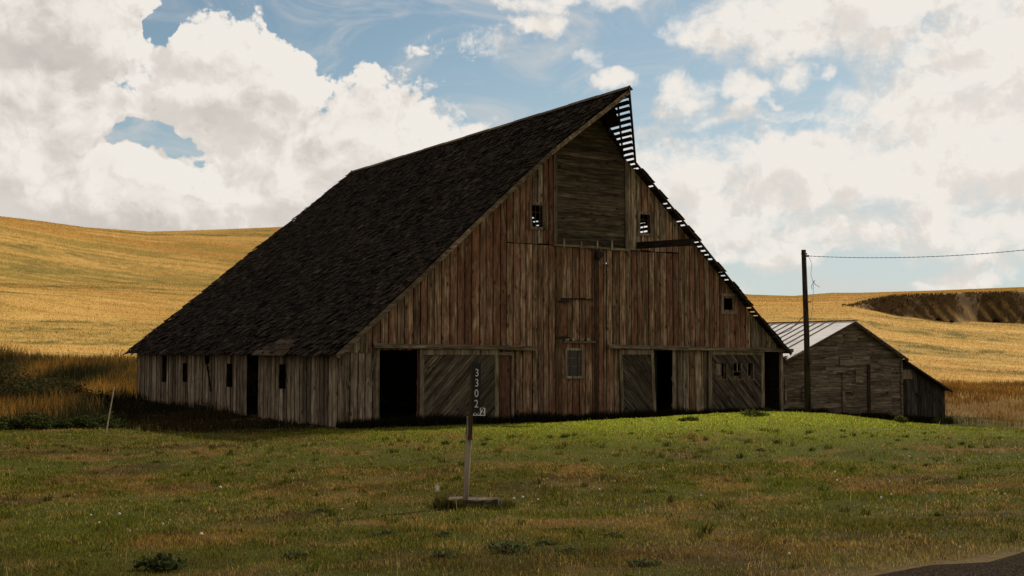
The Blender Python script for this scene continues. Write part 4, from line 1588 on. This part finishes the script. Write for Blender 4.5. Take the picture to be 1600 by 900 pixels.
# ------------------------------------------------------------------ grass, weeds, shrubs
def blades(name, x, y, z, h, wdt, lean, col, mat, segs=2, kind='stuff', lean_dir=None):
    n = len(x)
    a = rng.uniform(0, 2 * math.pi, n)
    ld = rng.uniform(0, 2 * math.pi, n) if lean_dir is None else lean_dir
    dx, dy = np.cos(a) * wdt / 2, np.sin(a) * wdt / 2
    lx, ly = np.cos(ld) * lean * h, np.sin(ld) * lean * h
    hz = h * np.sqrt(np.clip(1 - lean ** 2 * 0.6, 0.1, 1))
    if segs == 1:
        V = np.empty((n, 3, 3))
        V[:, 0] = np.stack([x - dx, y - dy, z - 0.02], -1)
        V[:, 1] = np.stack([x + dx, y + dy, z - 0.02], -1)
        V[:, 2] = np.stack([x + lx, y + ly, z + hz], -1)
        F = np.arange(n * 3).reshape(n, 3)
        C = np.repeat(col, 3, 0)
    else:
        V = np.empty((n, 5, 3))
        V[:, 0] = np.stack([x - dx, y - dy, z - 0.02], -1)
        V[:, 1] = np.stack([x + dx, y + dy, z - 0.02], -1)
        V[:, 2] = np.stack([x + dx * .8 + lx * .35, y + dy * .8 + ly * .35, z + hz * .6], -1)
        V[:, 3] = np.stack([x - dx * .8 + lx * .35, y - dy * .8 + ly * .35, z + hz * .6], -1)
        V[:, 4] = np.stack([x + lx, y + ly, z + hz], -1)
        b = np.arange(n)[:, None] * 5
        F = np.concatenate([b + np.array([[0, 1, 2]]), b + np.array([[0, 2, 3]]), b + np.array([[3, 2, 4]])])
        C = np.repeat(col, 5, 0)
    o = np_mesh(name, V.reshape(-1, 3), F, mat, C)
    if kind:
        tag(o, kind=kind)
    return o


def sector(n, r0, r1, half):
    r = np.sqrt(rng.uniform(r0 * r0, r1 * r1, n))
    a = rng.uniform(-half, half, n) * math.pi / 180
    return r * np.sin(a), r * np.cos(a)


def in_barn(x, y, m=0.0):
    qx, qy = x - BC.x, y - BC.y
    u = qx * UX.x + qy * UX.y
    v = qx * UY.x + qy * UY.y
    return (u > -m) & (u < 35) & (v > -m) & (v < 23.5)


# mown lawn
parts = []
for n, r0, r1, hl in ((190000, 7.5, 14, 30), (240000, 14, 24, 29), (300000, 24, 52, 28), (60000, 50, 66, 28)):
    parts.append(sector(n, r0, r1, hl))
x = np.concatenate([p[0] for p in parts])
y = np.concatenate([p[1] for p in parts])
rs_ = road_side(x, y)
keep = (rs_ > rng.exponential(0.10, len(x))) & ~in_barn(x, y, 0.05)
clump = fbm(x * 1.6, y * 1.6, 77, 3)
keep &= rng.uniform(0, 1, len(x)) < 0.45 + 1.1 * (clump - 0.3)
x, y = x[keep], y[keep]
r = np.hypot(x, y)
clump = fbm(x * 1.6, y * 1.6, 77, 3)
h = (0.026 + 0.07 * np.clip(clump - 0.35, 0, 1)) * rng.uniform(0.5, 1.5, len(x)) * (1 + 0.2 * sstep(r, 20, 45))
tall = rng.uniform(0, 1, len(x)) < 0.004
h[tall] *= 2.6
w_ = 0.0045 * (1 + np.clip((r - 10) / 9, 0, 5.0)) * rng.uniform(0.7, 1.4, len(x))
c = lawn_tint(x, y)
c = c * rng.uniform(0.35, 1.75, (len(x), 1)) * (1 + 0.12 * rng.normal(size=(len(x), 3)))
dry = rng.uniform(0, 1, len(x)) < np.clip((fbm(x * 1.9, y * 1.3, 88, 3) - 0.40) * 1.5, 0.04, 0.5) * (1 - 0.9 * np.exp(-(((x - 7) / 11) ** 2 + ((y - 42) / 12) ** 2)))
c[dry] = np.array((0.165, 0.115, 0.036)) * rng.uniform(0.6, 1.6, (dry.sum(), 1))
c = np.clip(c * 1.55, 0.002, 0.6)
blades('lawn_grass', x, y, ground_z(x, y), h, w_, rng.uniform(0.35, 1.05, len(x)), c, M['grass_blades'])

# taller tufts and dead stalks that the mower missed
nt_ = 480
tx, ty = sector(nt_, 8.0, 34, 28)
kt = rng.integers(14, 40, nt_)
x = np.repeat(tx, kt) + rng.normal(size=kt.sum()) * 0.045
y = np.repeat(ty, kt) + rng.normal(size=kt.sum()) * 0.045
keep = (road_side(x, y) > 0.12) & ~in_barn(x, y, 0.3)
tone = np.repeat(rng.uniform(0, 1, nt_), kt)[keep]
big = np.repeat(rng.uniform(0.05, 0.13, nt_), kt)[keep]
x, y = x[keep], y[keep]
c = np.where(tone[:, None] < 0.6, np.array((0.070, 0.076, 0.012)), np.where(tone[:, None] < 0.80, np.array((0.046, 0.046, 0.011)), np.array((0.20, 0.135, 0.05)))) * rng.uniform(0.5, 1.6, (len(x), 1))
blades('grass_tufts', x, y, ground_z(x, y), big * rng.uniform(0.5, 1.2, len(x)), 0.006 + 0.0004 * np.hypot(x, y), rng.uniform(0.2, 1.0, len(x)), c, M['grass_blades'])
x, y = sector(420, 8.5, 38, 26)
keep = (road_side(x, y) > 0.2) & ~in_barn(x, y, 0.5)
x, y = x[keep], y[keep]
c = np.array((0.30, 0.215, 0.10)) * rng.uniform(0.4, 1.3, (len(x), 1))
blades('dead_stalks', x, y, ground_z(x, y), rng.uniform(0.10, 0.30, len(x)), 0.005 + 0.0003 * np.hypot(x, y), rng.uniform(0.05, 0.7, len(x)), c, M['straw_blades'])
x, y, h, c = RANK
blades('rank_grass', x, y, ground_z(x, y), h, 0.008 * np.ones(len(x)), rng.uniform(0.1, 0.8, len(x)), c, M['grass_blades'])

# stubble on the hills
x, y = sector(330000, 80, 350, 27)
r = np.hypot(x, y)
azd = np.degrees(np.arctan2(x, y))
rb = bank_r(azd)
ht_b = (np.interp(azd, *B_TOP) - np.interp(azd, *B_FOOT)) * F_PX
keep = ~((r > rb - 0.6) & (r < rb + 6) & (ht_b > 5)) & (r > 88 + 6 * rng.uniform(0, 1, len(x))) & ~in_barn(x, y)
x, y, r = x[keep], y[keep], r[keep]
c = field_tint(x, y) * rng.uniform(0.75, 1.35, (len(x), 1))
blades('stubble', x, y, ground_z(x, y), rng.uniform(0.06, 0.20, len(x)), 0.05 + r * 0.0003, rng.uniform(0.1, 0.7, len(x)), np.clip(c, 0.003, 0.8), M['straw_blades'], 1)


def weeds(name, x, y, hmin, hmax, cols, wdt=0.02, lean=(0.05, 0.5), patch=0.25, seed=3, dens=0.30):
    m = fbm(x * patch, y * patch, seed, 3)
    keep = (rng.uniform(0, 1, len(x)) < np.clip((m - dens) * 4, 0.35, 1)) & ~in_barn(x, y, 0.2)
    x, y, m = x[keep], y[keep], m[keep]
    m2 = fbm(x * 0.42 + 40, y * 0.09, seed + 8, 4)
    h = (hmin + (hmax - hmin) * np.clip((m - 0.3) * 2.2, 0, 1)) * rng.uniform(0.55, 1.15, len(x))
    t = np.clip((m2 - 0.31) * 3.2 + rng.normal(size=len(x)) * 0.20, 0, 0.999)
    cols = np.array(cols)
    idx = t * (len(cols) - 1)
    i0 = idx.astype(int)
    f = (idx - i0)[:, None]
    c = cols[i0] * (1 - f) + cols[np.minimum(i0 + 1, len(cols) - 1)] * f
    c = c * rng.uniform(0.6, 1.4, (len(x), 1))
    return blades(name, x, y, ground_z(x, y), h, wdt * rng.uniform(0.6, 1.5, len(x)), rng.uniform(*lean, len(x)), c, M['straw_blades'])


GOLD, RUST, DUN, SAGE = (0.30, 0.165, 0.035), (0.165, 0.085, 0.020), (0.095, 0.062, 0.020), (0.060, 0.058, 0.024)


def edge_left(x):
    """where the mown lawn gives way to tall weeds, left of the barn"""
    return 41.5 + 0.25 * (x + 17) + 1.2 * np.sin(x * 0.9)


n = 210000
x, y = rng.uniform(-52, -9, n), rng.uniform(40, 98, n)
qx = (x - BC.x) * UX.x + (y - BC.y) * UX.y
qv = (x - BC.x) * UY.x + (y - BC.y) * UY.y
edge = np.where(x < -14.2, edge_left(x), 52 + (x + 14.2) * -1.0)
keep = (y > edge) & (x > -0.62 * y) & ((qv > 22.5) | (qx < -5.0)) & (np.hypot(x, y) < 83 + rng.normal(size=n))
weeds('tall_grass', x[keep], y[keep], 0.40, 1.10, [(0.022, 0.022, 0.009), SAGE, DUN, RUST, GOLD, GOLD], 0.022, seed=3)
# rank dark weeds beside the barn, darkened further to deepen its shadow
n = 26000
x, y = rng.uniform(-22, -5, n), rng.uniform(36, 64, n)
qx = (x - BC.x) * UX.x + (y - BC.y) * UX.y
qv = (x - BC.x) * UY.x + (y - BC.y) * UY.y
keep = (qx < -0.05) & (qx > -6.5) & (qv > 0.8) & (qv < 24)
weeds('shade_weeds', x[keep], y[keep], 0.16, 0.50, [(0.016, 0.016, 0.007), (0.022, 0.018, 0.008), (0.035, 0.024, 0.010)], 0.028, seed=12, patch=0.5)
# weeds beyond the shed on the right
n = 60000
x, y = rng.uniform(20, 52, n), rng.uniform(57, 96, n)
keep = (y > 61.5 + 0.10 * (x - 22)) & (x < 0.55 * y) & (x > 0.36 * y - 2)
weeds('tall_grass', x[keep], y[keep], 0.2, 0.62, [(0.045, 0.040, 0.014), RUST, (0.15, 0.075, 0.018), (0.24, 0.12, 0.026)], 0.022, seed=30)
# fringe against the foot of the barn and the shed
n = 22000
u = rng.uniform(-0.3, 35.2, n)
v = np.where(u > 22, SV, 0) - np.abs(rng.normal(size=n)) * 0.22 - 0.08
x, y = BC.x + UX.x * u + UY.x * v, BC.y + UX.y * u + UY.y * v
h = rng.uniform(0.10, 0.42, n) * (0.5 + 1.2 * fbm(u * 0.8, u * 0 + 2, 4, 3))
c = np.array((0.018, 0.018, 0.007)) * rng.uniform(0.5, 1.6, (n, 1))  # blade colour darkened to stand for shadow along the walls
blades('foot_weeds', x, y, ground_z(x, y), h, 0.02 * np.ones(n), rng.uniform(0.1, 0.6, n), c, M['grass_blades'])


def leafy(name, size, leaves, col, leaf=0.05, up=0.5, seed=1, stems=6):
    """a plant of many small leaves round a few stems; returns an Empty with foliage and stem parts"""
    rg = np.random.default_rng(seed)
    sx_, sy_, sz_ = size
    nst = stems * 3
    ca = rg.uniform(0, 2 * math.pi, nst)
    cr = np.sqrt(rg.uniform(0, 1, nst))
    cz = rg.uniform(0.25, 1, nst)
    k = rg.integers(0, nst, leaves)
    px = (cr[k] * np.cos(ca[k]) * 0.8 + rg.normal(size=leaves) * 0.17) * sx_
    py = (cr[k] * np.sin(ca[k]) * 0.8 + rg.normal(size=leaves) * 0.17) * sy_
    pz = np.clip(cz[k] * (1 - 0.5 * cr[k] ** 2) + rg.normal(size=leaves) * 0.13, 0.02, 1.2) * sz_
    d = rg.normal(size=(leaves, 3))
    d[:, 2] = np.abs(d[:, 2]) * up
    d /= np.linalg.norm(d, axis=1)[:, None]
    s = np.cross(d, rg.normal(size=(leaves, 3)))
    s /= np.linalg.norm(s, axis=1)[:, None] + 1e-9
    L = leaf * rg.uniform(0.6, 1.5, leaves)[:, None]
    c0 = np.stack([px, py, pz], -1)
    V = np.stack([c0, c0 + d * L * .5 + s * L * .28, c0 + d * L, c0 + d * L * .5 - s * L * .28], 1)
    F = np.arange(leaves * 4).reshape(-1, 4)
    C = np.repeat(np.clip(np.array(col) * rg.uniform(0.5, 1.6, (leaves, 1)) * (1 + .1 * rg.normal(size=(leaves, 3))), .002, .6), 4, 0)
    root = empty(name, (0, 0, 0))
    fo = np_mesh('foliage', V.reshape(-1, 3), F, M['leaf'], C)
    fo.parent = root
    mbs = MB()
    for i in range(nst):
        mbs.tube([(0.1 * sx_ * math.cos(ca[i]), 0.1 * sy_ * math.sin(ca[i]), -0.02), (cr[i] * math.cos(ca[i]) * .5 * sx_, cr[i] * math.sin(ca[i]) * .5 * sy_, cz[i] * .5 * sz_), (cr[i] * math.cos(ca[i]) * .8 * sx_, cr[i] * math.sin(ca[i]) * .8 * sy_, cz[i] * (1 - .5 * cr[i] ** 2) * sz_)], [0.012 * sz_ ** .5, 0.009 * sz_ ** .5, 0.004], 4)
    so = mbs.build('stem', M['pole_wood'], root)
    return root


def copy_tree(o):
    c_ = o.copy()
    COL.objects.link(c_)
    for ch in o.children:
        d_ = ch.copy()
        COL.objects.link(d_)
        d_.parent = c_
    return c_


# shrubs in the weeds on the left
SH = [((30, 640), (1.9, 1.5, 1.7), (0.055, 0.050, 0.020), 'big grey-green shrub among tall dry grass at the far left edge', 41),
      ((95, 632), (1.5, 1.2, 1.15), (0.050, 0.042, 0.018), 'lower olive shrub in the dry grass beside the biggest grey-green shrub', 42),
      ((148, 646), (1.1, 0.9, 0.72), (0.022, 0.022, 0.010), 'low shade-darkened shrub at the end of the shaded strip beside the barn', 43)]  # last shrub's leaf colour darkened to stand for the barn's shadow
for (pp, size, col, lab, sd) in SH:
    p = on_ground(*pp)
    s = leafy('shrub', size, 5200, col, 0.10, 0.6, sd, 9)
    s.location = p
    tag(s, lab, 'shrub', 'shrubs left of the barn')
# leafy green weeds along the foot of the tall grass
wd0 = None
for i, pxw in enumerate(np.linspace(8, 178, 11)):
    p = on_ground(pxw + random.uniform(-4, 4), 669 + random.uniform(-3, 3))
    if wd0 is None:
        o = wd0 = leafy('leafy_weed', (0.55, 0.4, 0.42), 420, (0.040, 0.048, 0.016), 0.10, 0.5, 60, 5)
        tag(o, 'leafy dark green weed at the foot of the tall dry grass', 'weed', 'leafy weeds along the lawn edge')
    else:
        o = copy_tree(wd0)
    o.location = p
    o.rotation_euler.z = random.uniform(0, 6.28)
    k_ = random.uniform(0.75, 1.35)
    o.scale = (k_, k_, k_ * random.uniform(.8, 1.2))
# low weed mats in the lawn
mat0 = None
for i, (a, b, k_) in enumerate([(598, 838, 1.0), (700, 872, 1.1), (800, 862, 1.35), (778, 856, .9), (850, 852, .8), (888, 866, .9), (470, 870, .9), (690, 838, .8), (955, 840, .8), (1010, 884, .9), (500, 800, .8), (1190, 705, .9)]):
    p = on_ground(a, b)
    if mat0 is None:
        o = mat0 = leafy('lawn_weed', (0.17, 0.15, 0.045), 260, (0.075, 0.082, 0.034), 0.034, 0.5, 90, 5)
        tag(o, 'low leafy weed spreading flat in the mown lawn', 'weed', 'flat weeds in the lawn')
    else:
        o = copy_tree(mat0)
    o.location = p
    o.rotation_euler.z = random.uniform(0, 6.28)
    o.scale = (k_, k_, k_)
o = leafy('lawn_weed', (0.24, 0.20, 0.12), 620, (0.040, 0.048, 0.018), 0.042, 0.5, 95, 6)
o.location = on_ground(255, 892)
tag(o, 'dark bushy weed clump at the lower left of the lawn', 'weed')
# green tufts against the barn and shed
for (a, b, size, lab, sd) in [((1176), 651, (0.5, 0.35, 0.20), 'bright green weed tuft below the diagonal door with three small windows', 101),
                              ((1078), 658, (0.32, 0.25, 0.10), 'low green weed tuft under the plank wall between two right-hand barn doors', 102),
                              ((1408), 662, (0.25, 0.2, 0.20), 'green weed tuft at the corner of shed and dark lean-to', 103)]:
    o = leafy('weed_tuft', size, 700, (0.095, 0.105, 0.026), 0.07, 0.7, sd, 5)
    o.location = on_ground(a, b)
    tag(o, lab, 'weed')

# scrub on the far bank
n = 3600
azb = rng.uniform(15.2, 27, n)
fr = rng.beta(2.0, 1.1, n)
rb = bank_r(azb)
rr_ = rb - 0.5 + fr * 6.5
x, y = rr_ * np.sin(np.radians(azb)), rr_ * np.cos(np.radians(azb))
keep = fbm(azb * 3.3 + fr * 2.5, fr * 1.5, 71, 3) < 0.55 + 0.25 * (fr - 0.5)
x, y = x[keep], y[keep]
c = np.array((0.095, 0.062, 0.026)) * rng.uniform(0.5, 1.9, (len(x), 1))
blades('bank_scrub', x, y, ground_z(x, y), rng.uniform(0.15, 0.5, len(x)), rng.uniform(0.10, 0.30, len(x)), rng.uniform(0.3, 1.0, len(x)), c, M['straw_blades'])
bush0 = None
for i, (a, k_) in enumerate([(1466, .34), (1487, .30), (1556, .45)]):
    azr = math.atan((a - 800) / F_PX)
    rr = float(bank_r(np.array([math.degrees(azr)]))[0]) - 0.5
    if bush0 is None:
        o = bush0 = leafy('bush', (1.5, 1.2, 1.6), 900, (0.028, 0.024, 0.010), 0.28, 0.6, 120, 6)
        tag(o, 'small dark bush at the foot of the far hillside bank', 'bush', 'bushes below the far bank')
    else:
        o = copy_tree(bush0)
    o.location = (rr * math.sin(azr), rr * math.cos(azr), gz(rr * math.sin(azr), rr * math.cos(azr)))
    o.scale = (k_, k_, k_)

# dandelion clocks
DAND = [(185, 811), (266, 815), (142, 809), (155, 822), (203, 832), (254, 823), (545, 789), (557, 786), (535, 799), (345, 768), (315, 846), (683, 766), (804, 786), (817, 784), (831, 785), (840, 784),
        (1184, 772), (1233, 874), (1376, 785), (1304, 743), (1325, 749), (1309, 756), (1357, 756), (1187, 669), (1420, 707), (1422, 717), (1393, 777), (1571, 777), (1554, 770), (1532, 733), (1500, 860), (936, 767), (938, 769), (1035, 734), (1096, 779), (1546, 711)]
d0_ = None
for i, (a, b) in enumerate(DAND):
    p = on_ground(a, b + 4)
    if d0_ is None:
        o = d0_ = empty('dandelion', p)
        mb = MB()
        mb.tube([(0, 0, -0.02), (0.006, 0.0, 0.06), (0.012, 0.004, 0.115)], 0.004, 5)
        mb.build('stem', M['sign_wood'], o)
        mb = MB()
        rg = random.Random(5)
        for _ in range(90):
            t = Vector((rg.gauss(0, 1), rg.gauss(0, 1), rg.gauss(0, 1))).normalized()
            q = t * rg.uniform(0.016, 0.023) + Vector((0.012, 0.004, 0.125))
            s_ = t.cross(Vector((rg.random(), rg.random(), rg.random()))).normalized() * 0.006
            r_ = t.cross(s_).normalized() * 0.006
            mb.face_block([q - s_ - r_, q + s_ - r_, q + s_ + r_, q - s_ + r_], [(0, 1, 2, 3)])
        mb.build('seed_head', M['seed_fluff'], o)
        tag(o, 'white dandelion seed head standing in the mown lawn', 'dandelion', 'dandelion clocks in the lawn')
    else:
        o = copy_tree(d0_)
    o.location = p
    o.rotation_euler.z = random.uniform(0, 6.28)
    k_ = random.uniform(0.35, 0.85)
    o.scale = (k_, k_, k_)
# a tan seed plume left of the concrete block
o = empty('seed_plume', on_ground(683, 774))
mb = MB()
mb.tube([(0, 0, -0.02), (0.0, 0, 0.09)], 0.004, 5)
mb.build('stem', M['sign_wood'], o)
mb = MB()
rg = random.Random(8)
for _ in range(160):
    q = Vector((rg.gauss(0, .016), rg.gauss(0, .016), 0.10 + rg.gauss(0, .028)))
    t = Vector((rg.gauss(0, 1), rg.gauss(0, 1), rg.gauss(0, 1))).normalized() * 0.012
    mb.face_block([q, q + t + Vector((0, 0, .008)), q + Vector((0, 0, .02))], [(0, 1, 2)])
mb.build('plume', M['digits'], o)
tag(o, 'fluffy tan seed plume in the grass just left of the concrete block', 'weed')
